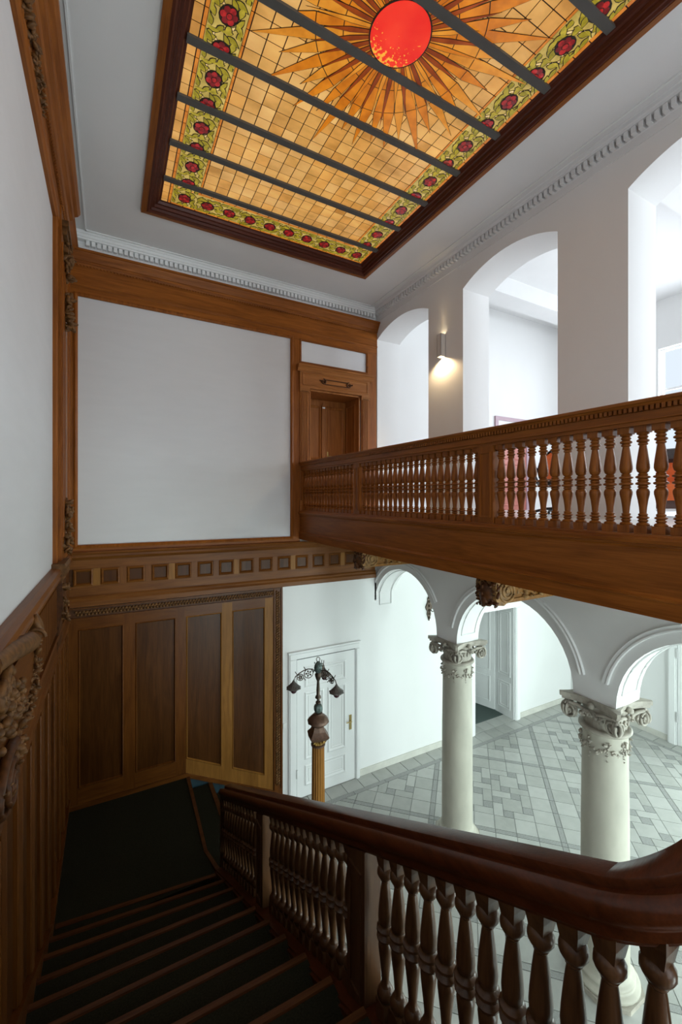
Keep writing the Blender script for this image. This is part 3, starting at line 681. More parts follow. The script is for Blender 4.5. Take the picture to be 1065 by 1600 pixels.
for sx, x in ((1, 3.47), (-1, 3.95)):
    m.spiral((x-0.03*sx, YB-0.085, 2.228), (-sx, 0, 0), (0, 0, 1), (0, -1, 0), 0.055, 1.4, 0.012, 24, PI/2)
carve(m, [(3.44, YB-0.085, 2.23), (3.40, YB-0.085, 2.225), (3.98, YB-0.085, 2.23), (4.02, YB-0.085, 2.225)], 0.03, None, 3)
db('frieze_carving', m, CARVE_D, True)
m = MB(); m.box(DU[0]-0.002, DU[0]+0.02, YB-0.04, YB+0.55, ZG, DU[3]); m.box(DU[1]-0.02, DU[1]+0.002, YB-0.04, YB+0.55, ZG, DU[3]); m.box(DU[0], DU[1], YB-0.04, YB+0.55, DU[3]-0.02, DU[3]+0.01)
db('reveal_lining', m, lit_door_oak[2])
m = MB()
for z0, z1 in ((ZG+0.2, 0.75), (0.9, 1.95)):
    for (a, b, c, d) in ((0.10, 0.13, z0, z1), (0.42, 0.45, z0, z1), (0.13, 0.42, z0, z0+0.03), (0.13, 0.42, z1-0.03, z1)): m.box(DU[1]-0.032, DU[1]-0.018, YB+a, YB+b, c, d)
db('reveal_panel_moulding', m, lit_door_oak[2])
leaf = db('door_leaf', MB().box(DU[0]+0.02, DU[1]-0.02, YB+0.49, YB+0.535, ZG, DU[3]-0.02), lit_door_oak[2])
yl = YB+0.49
for (a, b) in ((3.24, 3.66), (3.76, 4.18)):
    for z0, z1 in ((0.85, 1.92), (ZG+0.2, 0.7)):
        m = rect_mould(MB(), a, b, z0, z1, yl, 0.05, 0.022); o = m.build('door_panel_moulding', lit_door_oak[2], None); o.parent = leaf; o.location = Vector(o.location)-d1.location-leaf.location + Vector((0, 0, 0))
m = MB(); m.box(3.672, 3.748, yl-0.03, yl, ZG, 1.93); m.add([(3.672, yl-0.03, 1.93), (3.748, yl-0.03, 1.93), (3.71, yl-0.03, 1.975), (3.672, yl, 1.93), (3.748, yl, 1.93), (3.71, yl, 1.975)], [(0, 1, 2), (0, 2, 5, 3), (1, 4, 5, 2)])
db('meeting_stile', m, lit_door_oak[2])
m = MB(); m.box(3.79, 3.82, yl-0.012, yl, 0.82, 1.02); m.tube([(3.805, yl-0.01, 0.93), (3.805, yl-0.05, 0.93), (3.88, yl-0.05, 0.93)], 0.009)
db('door_handle', m, BRASS); db('number_plate', MB().box(3.68, 3.74, yl-0.036, yl-0.028, 1.87, 1.90), WHITEPAINT)

# ================================================================ LOWER BACK WALL: FRIEZE AND PANELLING
frz = thing('oak_coffered_frieze', 'oak frieze of small square coffers running along the back wall', 'frieze', (0, YB, -1.1))
def zb(name, mb, m, smooth=False, parent=None): return place(mb.build(name, m, None, smooth), parent or frz)
XE = 4.60
zb('fascia', MB().box(XL, XE, YB-0.02, YB, -1.47, -0.70), shaded_panel_oak[0])
zb('upper_moulding', MB().prism([(YB, -0.69), (YB-0.085, -0.69), (YB-0.095, -0.715), (YB-0.08, -0.735), (YB-0.085, -0.765), (YB-0.055, -0.80), (YB-0.04, -0.81), (YB, -0.81)], 0, XL, XE), frz_oak[0])
zb('upper_fascia', MB().box(XL, XE, YB-0.034, YB-0.01, -0.935, -0.80), frz_oak[0])
zb('lower_fascia', MB().box(XL, XE, YB-0.034, YB-0.01, -1.33, -1.18), frz_oak[0])
zb('lower_moulding', MB().prism([(YB, -1.32), (YB-0.045, -1.32), (YB-0.06, -1.345), (YB-0.055, -1.37), (YB-0.07, -1.40), (YB-0.07, -1.47), (YB, -1.47)], 0, XL, XE), frz_oak[0])
k = 0
while True:
    xc = -0.336+0.336*k; k += 1
    if xc > 4.45: break
    zb('coffer_panel', MB().box(xc-0.08, xc+0.08, YB-0.03, YB-0.018, -1.135, -0.98), shaded_panel_oak[2])
    zb('coffer_moulding', rect_mould(MB(), xc-0.122, xc+0.122, -1.178, -0.937, YB-0.02, 0.045, 0.030), frz_oak[0])
    if xc+0.215 < XE: zb('coffer_block', MB().box(xc+0.124, xc+0.212, YB-0.040, YB-0.018, -1.18, -0.935), GOLD_LIT_OAK if k % 3 == 1 else frz_oak[2])
wp = thing('oak_panelling', 'tall oak panelling with four panels on the landing back wall', 'panelling', (0, YB, ZL))
def wb(name, mb, m, smooth=False, parent=None): return place(mb.build(name, m, None, smooth), parent or wp)
def slope(x): return 0 if x < 1.049 else -0.515*(x-1.049)
Y1 = YB-0.03
def sl_box(mb, x0, x1, y0, y1, z0, z1):   # bottom follows the stair
    return mb.hexa([(x0, y0, z0+slope(x0)), (x1, y0, z0+slope(x1)), (x1, y1, z0+slope(x1)), (x0, y1, z0+slope(x0)), (x0, y0, z1), (x1, y0, z1), (x1, y1, z1), (x0, y1, z1)])
PX = [(-0.398, 0.175), (0.329, 0.897), (1.049, 1.609), (1.777, 2.341)]
sx = [XL, -0.398, 0.175, 0.329, 0.897, 1.049, 1.609, 1.777, 2.341, 2.485]
for i in range(0, 10, 2): wb('stile', sl_box(MB(), sx[i], sx[i+1], Y1, YB, -4.32 if i < 4 else -4.32, -1.64), shaded_oak[2] if i < 6 else GOLD_LIT_OAK)  # right stiles yellowed in colour to carry light from the hall
for a, b in PX:
    wb('top_rail', MB().box(a, b, Y1, YB, -1.79, -1.64), shaded_oak[0])
    m = MB()
    m.hexa([(a, Y1, -4.32+slope(a)), (b, Y1, -4.32+slope(b)), (b, YB, -4.32+slope(b)), (a, YB, -4.32+slope(a)), (a, Y1, -4.035+slope(a)), (b, Y1, -4.035+slope(b)), (b, YB, -4.035+slope(b)), (a, YB, -4.035+slope(a))])
    wb('bottom_rail', m, shaded_oak[0] if a < 1 else GOLD_LIT_OAK)
    wb('panel', sl_box(MB(), a-0.01, b+0.01, YB-0.012, YB, -4.06, -1.78), shaded_panel_oak[2])
    # bevelled moulding round the panel, sloping at the foot
    m = MB(); w, d = 0.026, 0.016
    zlo = lambda x: -4.035+slope(x)
    c = [(a, zlo(a)), (b, zlo(b)), (b, -1.79), (a, -1.79)]; ci = [(a+w, zlo(a+w)+w), (b-w, zlo(b-w)+w), (b-w, -1.79-w), (a+w, -1.79-w)]; cm = [((p[0]+q[0])/2, (p[1]+q[1])/2) for p, q in zip(c, ci)]
    for i in range(4):
        j = (i+1) % 4
        vs = [(c[i][0], Y1, c[i][1]), (c[j][0], Y1, c[j][1]), (cm[i][0], Y1-d*0.7, cm[i][1]), (cm[j][0], Y1-d*0.7, cm[j][1]), (ci[i][0], YB-0.010, ci[i][1]), (ci[j][0], YB-0.010, ci[j][1])]
        m.add(vs, [(0, 1, 3, 2), (2, 3, 5, 4)])
    wb('panel_moulding', m, shaded_oak[2] if a < 1 else GOLD_LIT_OAK)
m = MB(); m.box(XL, 1.049, YB-0.05, YB, -4.32, -4.255)
m.hexa([(1.049, YB-0.05, -4.32), (2.53, YB-0.05, -4.32+slope(2.53)), (2.53, YB, -4.32+slope(2.53)), (1.049, YB, -4.32), (1.049, YB-0.05, -4.255), (2.53, YB-0.05, -4.255+slope(2.53)), (2.53, YB, -4.255+slope(2.53)), (1.049, YB, -4.255)])
wb('skirting_strip', m, shaded_oak[0])
wb('blue_glow_strip', MB().hexa([(1.06, YB-0.02, -4.75), (2.55, YB-0.02, ZF), (2.55, YB-0.001, ZF), (1.06, YB-0.001, -4.75), (1.06, YB-0.02, -4.31), (2.55, YB-0.02, -4.31+slope(2.55)), (2.55, YB-0.001, -4.31+slope(2.55)), (1.06, YB-0.001, -4.31)]), BLUE_GLOW)  # teal strip stands in for a blue glow at the wall foot
wb('carved_band_ground', MB().box(XL, 2.62, Y1, YB, -1.64, -1.485), CARVE_D); wb('edge_post', MB().box(2.485, 2.660, Y1-0.01, YB, -5.12, -1.47), shaded_oak[2])
m = MB(); x = -0.42
while x < 2.48:
    m.ell((x, Y1-0.006, -1.545), (0.020, 0.020, 0.024)); m.ell((x+0.018, Y1-0.004, -1.585), (0.022, 0.018, 0.018)); m.ell((x+0.03, Y1-0.006, -1.55), (0.012, 0.018, 0.03), M=Matrix.Rotation(0.7, 3, 'Y')); x += 0.045
tag(wb('carved_band', m, CARVE, True), kind='stuff')
m = MB(); z = -1.55
while z > -4.9:
    m.ell((2.545, Y1-0.016, z), (0.020, 0.018, 0.024)); m.ell((2.588, Y1-0.016, z-0.022), (0.020, 0.018, 0.022)); m.ell((2.565, Y1-0.016, z-0.03), (0.012, 0.016, 0.028), M=Matrix.Rotation(0.8, 3, 'Y')); z -= 0.045
tag(wb('carved_border', m, CARVE, True), kind='stuff')
m = MB()
for x in (2.505, 2.63): m.box(x-0.008, x+0.008, Y1-0.03, Y1, -5.0, -1.5)
m.box(XL, 2.63, Y1-0.025, Y1, -1.498, -1.482); m.box(XL, 2.5, Y1-0.02, Y1, -1.64, -1.625); wb('border_fillet', m, shaded_oak[2])
# ================================================================ LEFT WALL WOODWORK
le = thing('oak_entablature', 'carved oak entablature along the top of the left wall', 'cornice', (XL, 2.0, 3.14))
def lb(name, mb, m, smooth=False, parent=None): return place(mb.build(name, m, None, smooth), parent or le)
YE = 6.15
lb('frieze_board', MB().prism([(XL, 3.13), (XL+0.03, 3.13), (XL+0.04, 3.15), (XL+0.03, 3.17), (XL+0.03, 3.20), (XL+0.045, 3.22), (XL+0.05, 3.24), (XL+0.05, 3.40), (XL, 3.40)], 1, YN, YB), oak[1])
lb('crown_moulding', MB().prism([(XL, 3.40), (XL+0.06, 3.40), (XL+0.075, 3.42), (XL+0.10, 3.43), (XL+0.115, 3.47), (XL+0.15, 3.49), (XL+0.165, 3.53), (XL+0.20, 3.545), (XL+0.225, 3.58), (XL+0.228, 3.61), (XL, 3.62)], 1, YN, YE), oak[1])
lb('stepped_crown', MB().prism([(XL, 3.40), (XL+0.05, 3.40), (XL+0.06, 3.44), (XL+0.10, 3.49), (XL+0.14, 3.55), (XL+0.16, 3.57), (XL+0.16, 3.60), (XL, 3.61)], 1, YE, YB-0.05), oak[1])
m = MB(); y = 6.1
while y > 1.5: m.ell((XL+0.072, y, 3.405), (0.013, 0.014, 0.012)); y -= 0.042
tag(lb('bead_row', m, oak[1], True), kind='stuff')
m = MB(); y = 4.35; i = 0
while y > 2.6:
    s = min(1.0, 0.35+(4.4-y)*0.6)
    carve(m, [(XL+0.065, y, 3.31+0.035*math.sin(i*1.7)*s), (XL+0.06, y-0.03, 3.28), (XL+0.06, y-0.02, 3.34)], 0.032*s+0.01, None, 3); y -= 0.07; i += 1
lb('carved_garland', m, CARVE, True)
wl = thing('oak_wainscot', 'oak wainscot with fluted frieze following the stairs along the left wall', 'wainscot', (XL, 3.0, -1.9))
def wlb(name, mb, m, smooth=False): return place(mb.build(name, m, None, smooth), wl)
wlb('dado_cap', MB().prism([(XL, -0.70), (XL+0.05, -0.705), (XL+0.085, -0.725), (XL+0.095, -0.76), (XL+0.08, -0.785), (XL+0.09, -0.80), (XL+0.085, -0.83), (XL+0.05, -0.85), (XL+0.045, -0.87), (XL, -0.87)], 1, YN, YB-0.06), frz_oak[1])
wlb('frieze_board', MB().box(XL, XL+0.03, YN, YB-0.05, -1.46, -0.86), shaded_oak[1])
m = MB(); y = 6.95
while y > 1.2:
    if not (2.45 < y < 3.80): m.prism([(y-0.02, -1.40), (y+0.02, -1.40), (y+0.02, -0.93), (y, -0.91), (y-0.02, -0.93)], 0, XL+0.02, XL+0.045)
    y -= 0.062
tag(wlb('flute_row', m, shaded_oak[2]), kind='stuff')
wlb('band_moulding', MB().prism([(XL, -1.44), (XL+0.055, -1.44), (XL+0.065, -1.465), (XL+0.045, -1.49), (XL+0.045, -1.62), (XL+0.06, -1.64), (XL+0.065, -1.675), (XL+0.045, -1.70), (XL, -1.70)], 1, YN, YB-0.05), shaded_oak[1])
def zst(y): return -4.32 if y > 5.0 else -4.30+0.56*(4.996-y)
wlb('panel_ground', MB().add([(XL+0.012, YB-0.03, -4.32), (XL+0.012, 5.0, -4.32), (XL+0.012, 0.6, zst(0.6)-0.2), (XL+0.012, 0.6, -1.68), (XL+0.012, YB-0.03, -1.68)], [(0, 1, 2, 3, 4)]), shaded_panel_oak[2])
y = YB-0.05; k = 0
while y > 1.9:
    a, b = y-0.13, y
    m = MB(); m.hexa([(XL, a, zst(a)), (XL+0.04, a, zst(a)), (XL+0.04, b, zst(b)), (XL, b, zst(b)), (XL, a, -1.69), (XL+0.04, a, -1.69), (XL+0.04, b, -1.69), (XL, b, -1.69)]); wlb('stile', m, shaded_oak[2])
    for yy, s in ((a, -1), (b-0.0, 1)):
        m = MB(); c0, c1 = (yy-0.022, yy) if s < 0 else (yy, yy+0.022)
        m.prism([(XL+0.0, c0), (XL+0.034, c0), (XL+0.04, (c0+c1)/2), (XL+0.034, c1), (XL, c1)], 2, zst(yy)+0.18, -1.80); wlb('panel_bead', m, shaded_oak[2])
    y -= 0.50; k += 1
def sloped(mb, y0, y1, x0, x1, h0, h1):
    pts = [y0]+([5.0] if y0 < 5.0 < y1 else [])+[y1]
    for a, b in zip(pts[:-1], pts[1:]):
        za, zb_ = zst(a), zst(b)
        mb.hexa([(x0, a, za+h0), (x1, a, za+h0), (x1, b, zb_+h0), (x0, b, zb_+h0), (x0, a, za+h1), (x1, a, za+h1), (x1, b, zb_+h1), (x0, b, zb_+h1)])
    return mb
wlb('skirting', sloped(MB(), 0.7, YB-0.03, XL, XL+0.05, -0.25, 0.13), shaded_oak[1]); wlb('skirting_bead', sloped(MB(), 0.7, YB-0.03, XL, XL+0.062, 0.13, 0.16), shaded_oak[1])
# pilaster in the corner, with its carvings and the console below
pl = thing('carved_pilaster', 'slender carved oak pilaster in the corner beside the white panels', 'pilaster', (XL, 6.2, -0.6))
def pb(name, mb, m, smooth=False): return place(mb.build(name, m, None, smooth), pl)
pb('frame_stile', MB().prism([(XL, 5.535), (XL+0.03, 5.535), (XL+0.045, 5.56), (XL+0.035, 5.60), (XL+0.035, 5.72), (XL, 5.72)], 2, -0.70, 3.14), oak[2])
pb('pilaster_shaft', MB().box(XL, XL+0.065, 5.74, 6.95, -0.68, 3.40), oak[2])
m = MB()
for y in (5.80, 5.95, 6.10, 6.55, 6.75): m.box(XL+0.05, XL+0.078, y-0.02, y+0.02, -0.4, 3.0)
pb('reeding', m, oak[2])
r2 = random.Random(11)
m = MB(); m.box(XL, XL+0.13, 5.80, 6.40, 3.20, 3.27); m.box(XL, XL+0.11, 5.85, 6.35, 3.13, 3.20); m.box(XL, XL+0.12, 5.85, 6.3, 2.93, 2.99)
pb('capital_blocks', m, CARVE)
m = MB(); carve(m, [(XL+0.100, 6.05+0.14*math.sin(i), 3.10-0.045*i) for i in range(9)], 0.058, None, 4, rn=r2); m.spiral((XL+0.10, 5.98, 2.80), (0, 1, 0), (0, 0, 1), (1, 0, 0), 0.07, 1.8, 0.016)
tag(pb('capital_carving', m, CARVE, True), kind='stuff')
m = MB(); carve(m, [(XL+0.100, 6.08+0.06*math.sin(2*i), 2.50-0.045*i) for i in range(10)], 0.058, None, 4, rn=r2); pb('fruit_drop', m, CARVE, True)
m = MB(); carve(m, [(XL+0.100, 6.05+0.07*math.sin(1.6*i), -0.0-0.05*i) for i in range(13)], 0.055, None, 4, rn=r2); m.spiral((XL+0.10, 6.0, -0.12), (0, 1, 0), (0, 0, 1), (1, 0, 0), 0.08, 1.8, 0.016)
pb('foot_carving', m, CARVE, True)
kn = thing('carved_console', 'carved oak console with leaves under the corner pilaster', 'console', (XL, 5.5, -1.5))
def kb(name, mb, m, smooth=False): return place(mb.build(name, m, None, smooth), kn)
kb('cap', MB().prism([(XL, -0.66), (XL+0.12, -0.66), (XL+0.135, -0.70), (XL+0.12, -0.74), (XL+0.125, -0.80), (XL+0.10, -0.84), (XL, -0.84)], 1, 5.42, 6.0), CARVE)
kb('body', MB().prism([(XL, -0.84), (XL+0.09, -0.84), (XL+0.10, -1.1), (XL+0.06, -1.40), (XL+0.05, -1.62), (XL, -1.66)], 1, 5.48, 5.9), CARVE_D)
m = MB(); carve(m, [(XL+0.10-0.0002*i, 5.52+0.1*(i % 3), -0.90-0.05*i) for i in range(9)], 0.045, None, 4, rn=r2); tag(kb('leaf_carving', m, CARVE, True), kind='stuff')
# big cartouche on the near part of the frieze
ct = thing('carved_cartouche', 'large carved oak cartouche with scrolls, grapes and a leaf garland on the left wall', 'carving', (XL, 2.9, -1.45))
ct_scale = 1.09
def cb_(name, mb, m, smooth=True): return place(mb.build(name, m, None, smooth), ct)
xs = -0.44
m = MB(); prof = []
pts = [(xs-0.02, 2.30, -0.70), (xs, 2.6, -0.735), (xs+0.005, 2.9, -0.79), (xs, 3.14, -0.84)]
m.tube(pts, 0.058, 12, taper=lambda t: 0.85+0.25*t); cb_('rolled_scroll', m, CARVE)
m = MB(); m.spiral((xs+0.01, 3.17, -0.85), (1, 0, 0.3), (0, 0, 1), (0, 1, 0), 0.075, 2.0, 0.012); cb_('scroll_end', m, CARVE)
m = MB(); m.lathe([(0.05, -0.06), (0.062, -0.05), (0.062, -0.03), (0.05, -0.02), (0.048, 0.05), (0.06, 0.06), (0.06, 0.085), (0.04, 0.09)], 14)
o = m.build('turned_boss', CARVE, ct, True); o.location = (0.07, 3.33-2.9, -0.80+1.45); o.rotation_euler = (0, math.radians(70), 0)
m = MB()
for (y, z, R) in ((2.56, -0.90, 0.10), (2.44, -0.90, 0.07)):
    m = MB(); m.spiral((xs, y, z), (0, 1, 0), (0, 0, 1), (1, 0, 0), R, 1.7, 0.024, 36, 0.5); m.ell((xs-0.02, y, z), (0.03, R*0.9, R*0.9), 12, 6); cb_('volute', m, CARVE)
m = MB(); r3 = random.Random(5)
for i in range(70):
    y, z = r3.gauss(2.63, 0.10), r3.gauss(-1.03, 0.045)
    m.ell((xs-0.02+r3.uniform(0, 0.05), y, z), (0.022, 0.024, 0.022), 7, 5)
tag(cb_('grape_cluster', m, CARVE), kind='stuff')
m = MB(); gl = [(3.47, -0.90), (3.60, -1.05), (3.56, -1.14), (3.50, -1.21), (3.38, -1.265), (3.24, -1.285), (3.10, -1.288), (2.96, -1.29)]
path = []
for (a, b) in zip(gl[:-1], gl[1:]):
    for t in (0, .33, .66): path.append((xs-0.02, a[0]+(b[0]-a[0])*t, a[1]+(b[1]-a[1])*t))
carve(m, path, 0.034, None, 5, rn=r3); cb_('leaf_garland', m, CARVE)
m = MB(); m.tube([(p[0]-0.02, p[1]-0.05, p[2]+0.03) for p in path], 0.016, 6); cb_('garland_fillet', m, CARVE_D)
m = MB(); n = 30
m.tube([(xs, 2.62+0.24*math.cos(0.4+i*4.2/n), -1.36+0.13*math.sin(0.4+i*4.2/n)) for i in range(n+1)], 0.030, 8, taper=lambda t: 1-0.5*t)
m.spiral((xs+0.01, 2.58, -1.38), (0, 1, 0), (0, 0, 1), (1, 0, 0), 0.12, 1.8, 0.02); cb_('lower_scroll', m, CARVE_D)
m = MB(); carve(m, [(xs, 2.80-0.02*i, -1.27-0.006*i) for i in range(6)], 0.04, None, 5, rn=r3); carve(m, [(xs, 2.48+0.04*i, -1.34-0.02*i) for i in range(4)], 0.035, None, 4, rn=r3); tag(cb_('acanthus', m, CARVE), kind='stuff')
cb_('back_board', MB().prism([(2.2, -0.9), (2.2, -1.45), (2.55, -1.5), (2.85, -1.42), (3.15, -1.31), (3.42, -1.27), (3.56, -1.16), (3.60, -1.03), (3.48, -0.90)], 0, XL+0.03, XL+0.085), shaded_oak[1], False)
ct.location = (-0.595, 3.16, -1.58); ct.scale = (ct_scale,)*3

# ================================================================ STAIRCASE
st = thing('staircase', 'dark carpeted staircase with oak nosings descending to the landing', 'staircase', (0.28, 5.0, ZL))
def sb(name, mb, m, smooth=False, parent=None): return place(mb.build(name, m, None, smooth), parent or st)
XS = 1.10
RUN, RISE = 0.357, 0.2
sb('landing', MB().box(XL, 1.06, 4.98, YB, ZL-0.2, ZL), CARPET)
sb('landing_strip', MB().hexa([(XL+0.06, 5.13, ZL-0.02), (XS, 4.97, ZL-0.02), (XS, 5.01, ZL-0.02), (XL+0.06, 5.19, ZL-0.02), (XL+0.06, 5.13, ZL+0.006), (XS, 4.97, ZL+0.006), (XS, 5.01, ZL+0.006), (XL+0.06, 5.19, ZL+0.006)]), NOSE)
for k in range(2, 14):
    yk = 4.996-RUN*(k-1); z = -4.30+RISE*(k-1); yd = yk-RUN if k < 13 else -1.2
    flare = {2: -0.14, 3: -0.11, 4: -0.06, 5: -0.03}.get(k, 0)
    yL = yk+0.03-flare
    tr = sb('tread', MB().hexa([(XL, yd, z-0.3), (XS, yd, z-0.3), (XS, yk-0.03, z-0.3), (XL, yk-0.03, z-0.3), (XL, yd, z), (XS, yd, z), (XS, yk-0.045, z), (XL, yL-0.06, z)]), CARPET)
    nz = MB(); nz.hexa([(XL+0.05, yL-0.062, z-0.035), (XS, yk-0.050, z-0.035), (XS, yk-0.003, z-0.035), (XL+0.05, yL-0.01, z-0.035), (XL+0.05, yL-0.046, z+0.006), (XS, yk-0.036, z+0.006), (XS, yk-0.003, z+0.006), (XL+0.05, yL-0.01, z+0.006)])
    o = nz.build('nosing', NOSE, tr)
sb('landing_nosing', MB().hexa([(1.02, 5.40, ZL-0.04), (1.06, 5.40, ZL-0.04), (1.10, YB-0.05, ZL-0.04), (1.05, YB-0.05, ZL-0.04), (1.02, 5.40, ZL+0.006), (1.06, 5.40, ZL+0.006), (1.10, YB-0.05, ZL+0.006), (1.05, YB-0.05, ZL+0.006)]), NOSE)
sb('corner_nosing', MB().hexa([(1.02, 5.40, ZL-0.03), (1.10, 5.0, ZL-0.03), (1.15, 5.0, ZL-0.03), (1.06, 5.40, ZL-0.03), (1.02, 5.40, ZL+0.006), (1.10, 5.0, ZL+0.006), (1.15, 5.0, ZL+0.006), (1.06, 5.40, ZL+0.006)]), NOSE)
for k in range(1, 5):
    x0 = 1.06+RUN*(k-1); z = ZL-RISE*k
    tr = sb('lower_tread', MB().box(x0, x0+RUN+0.02, 5.0, YB-0.05, ZF, z), CARPET)
    MB().box(x0+RUN-0.03, x0+RUN+0.03, 5.0, YB-0.05, z-0.035, z+0.006).build('nosing', NOSE, tr)
# flank wall of the flight (below the balustrade)
m = MB(); m.add([(XS, 5.0, ZF), (XS, 5.0, -4.45), (XS, 0.7, -2.05), (XS, -1.2, -2.05), (XS, -1.2, ZF), (XS+0.16, 5.0, ZF), (XS+0.16, 5.0, -4.45), (XS+0.16, 0.7, -2.05), (XS+0.16, -1.2, -2.05), (XS+0.16, -1.2, ZF)],
     [(0, 1, 2, 3, 4), (9, 8, 7, 6, 5), (1, 6, 7, 2), (2, 7, 8, 3), (0, 5, 6, 1)])
sb('flank_wall', m, PLASTER)
# ---- stair balustrade
br = thing('stair_balustrade', 'dark oak stair balustrade with a broad moulded handrail and turned balusters', 'balustrade', (1.19, 5.0, ZL))
def bb(name, mb, m, smooth=False): return place(mb.build(name, m, None, smooth), br)
def ztop(y): return -1.03-0.532*(max(y, 0.72)-0.69) + (0.0 if y > 0.72 else 0.0)
XB = 1.192
RP = [(-0.078, 0.0), (-0.075, -0.0), ]
# profile: (offset across, positive = hall side; height below the top)
PROF = [(0.076, -0.004), (0.072, 0.0), (0.016, -0.002), (-0.002, -0.008), (-0.006, -0.016), (-0.006, -0.036), (-0.028, -0.034), (-0.046, -0.022), (-0.060, -0.028), (-0.072, -0.046), (-0.076, -0.066), (-0.070, -0.088), (-0.056, -0.100),
        (-0.054, -0.108), (-0.048, -0.112), (-0.046, -0.142), (-0.040, -0.147), (-0.036, -0.158), (0.036, -0.158), (0.040, -0.147), (0.046, -0.142), (0.048, -0.112), (0.056, -0.100), (0.070, -0.088), (0.076, -0.06), (0.070, -0.035), (0.076, -0.02)]
path = [(XB, y, ztop(y)) for y in (5.04, 4.0, 3.0, 2.0, 1.4, 1.0, 0.80)]
RC, KC, YS, TURN = 0.24, 0.65, 0.67, math.radians(72)
path = [(XB, y, ztop(y)) for y in (5.04, 4.0, 3.0, 2.0, 1.4, 1.0, 0.80, 0.70, YS)]
nst = len(path)-1
zr0 = -1.03-0.532*(YS-0.69); path[-1] = (XB, YS, zr0); path[-2] = (XB, 0.70, -1.03-0.532*0.01)
def curve_pt(s):        # point of the rail's centre line s metres past the start of the curve
    a = s/RC
    if a <= TURN: return (XB+RC-RC*math.cos(a), YS-RC*math.sin(a), zr0+KC*s)
    x, y, z = XB+RC-RC*math.cos(TURN), YS-RC*math.sin(TURN), zr0+KC*RC*TURN; q = s-RC*TURN
    return (x+math.sin(TURN)*q, y-math.cos(TURN)*q, z+KC*q)
path += [curve_pt(RC*TURN*i/14) for i in range(1, 15)] + [curve_pt(RC*TURN+q) for q in (0.1, 0.25, 0.5)]
def sweep(mb, i0, i1, prof):
    n = len(prof); vs = []; m_ = i1-i0; M_ = len(path)
    for i in range(i0, i1):
        p = path[i]; a, b = path[max(i-1, 0)], path[min(i+1, M_-1)]
        t = Vector((b[0]-a[0], b[1]-a[1])).normalized(); nn = Vector((-t.y, t.x))      # left of travel = hall side
        for o_, h in prof: vs.append((p[0]+nn.x*o_, p[1]+nn.y*o_, p[2]+h))
    fs = [(i*n+k, i*n+(k+1) % n, (i+1)*n+(k+1) % n, (i+1)*n+k) for i in range(m_-1) for k in range(n)] + [tuple(range(n)), tuple(range((m_-1)*n, m_*n))]
    return mb.add(vs, fs)
bb('handrail', sweep(MB(), 0, nst+1, PROF), stair_oak[1], True); bb('curved_handrail', sweep(MB(), nst, len(path), PROF), stair_oak[0], True)
# turned stair baluster, 0.80 tall, origin at its foot
def turned(prof, blocks, hb, n=14):
    m = MB(); m.lathe(prof, n)
    for z0, z1, w0 in blocks: m.box(-w0, w0, -w0, w0, z0, z1)
    return m
SP = [(0.0, .075), (.020, .078), (.034, .092), (.041, .112), (.040, .128), (.030, .146), (.022, .152), (.026, .158), (.019, .168), (.0195, .20), (.024, .25), (.031, .31), (.0355, .352), (.034, .366), (.027, .376), (.028, .384), (.043, .393), (.044, .402), (.034, .410), (.027, .418), (.034, .424), (.045, .434), (.044, .444), (.030, .452), (.027, .460),
      (.0345, .468), (.0365, .50), (.034, .54), (.028, .60), (.0225, .645), (.019, .668), (.025, .676), (.024, .682), (.032, .690), (.041, .706), (.041, .722), (.033, .738), (.022, .744), (.0, .75)]
m = turned(SP, [(-0.06, .085, .034)], .8)
# top block: the shoulder is cut to a curve below the rail
m.hexa([(-.026, -.026, .738), (.026, -.026, .738), (.026, .026, .738), (-.026, .026, .738), (-.034, -.034, .785), (.034, -.034, .785), (.034, .034, .785), (-.034, .034, .785)]); m.box(-.034, .034, -.034, .034, .785, .885)
base = m.build('baluster', bal_oak, br, True); first = True
sy = [5.00-0.1075*k for k in range(12)] + [3.33-0.1055*k for k in range(13)] + [1.72-0.107*k for k in range(10)]
pos = [(XB, y, ztop(y)-0.955) for y in sy] + [(p[0], p[1], p[2]-0.955) for p in (curve_pt(0.015+0.106*k) for k in range(4))]
for (x, y, z) in pos:
    l = (x-1.19, y-5.0, z-ZL)
    if first: base.location = l; first = False
    else: dup(base, br, l)
for y in (3.575, 1.925):
    m = MB(); w = 0.09; za, zb2 = ztop(y-w)-0.155, ztop(y+w)-0.155
    m.hexa([(XB-.05, y-w, ztop(y-w)-1.02), (XB+.05, y-w, ztop(y-w)-1.02), (XB+.05, y+w, ztop(y+w)-1.02), (XB-.05, y+w, ztop(y+w)-1.02), (XB-.05, y-w, za), (XB+.05, y-w, za), (XB+.05, y+w, zb2), (XB-.05, y+w, zb2)]); bb('post', m, bal_oak)
    m = MB()
    zc0, zc1 = ztop(y)-0.90, ztop(y)-0.24
    for (a, b, c, d) in ((-.06, -.045, zc0, zc1), (.045, .06, zc0, zc1), (-.045, .045, zc0, zc0+.015), (-.045, .045, zc1-.015, zc1)): m.box(XB-.058, XB-.048, y+a, y+b, c, d)
    bb('post_moulding', m, bal_oak)
m = MB(); m.box(XB-.05, XB+.05, 5.035, 5.075, ZL, ztop(5.05)-0.10); bb('end_post', m, bal_oak)
def slab_along(mb, y0, y1, x0, x1, h0, h1):
    return mb.hexa([(x0, y0, ztop(y0)+h0), (x1, y0, ztop(y0)+h0), (x1, y1, ztop(y1)+h0), (x0, y1, ztop(y1)+h0), (x0, y0, ztop(y0)+h1), (x1, y0, ztop(y0)+h1), (x1, y1, ztop(y1)+h1), (x0, y1, ztop(y1)+h1)])
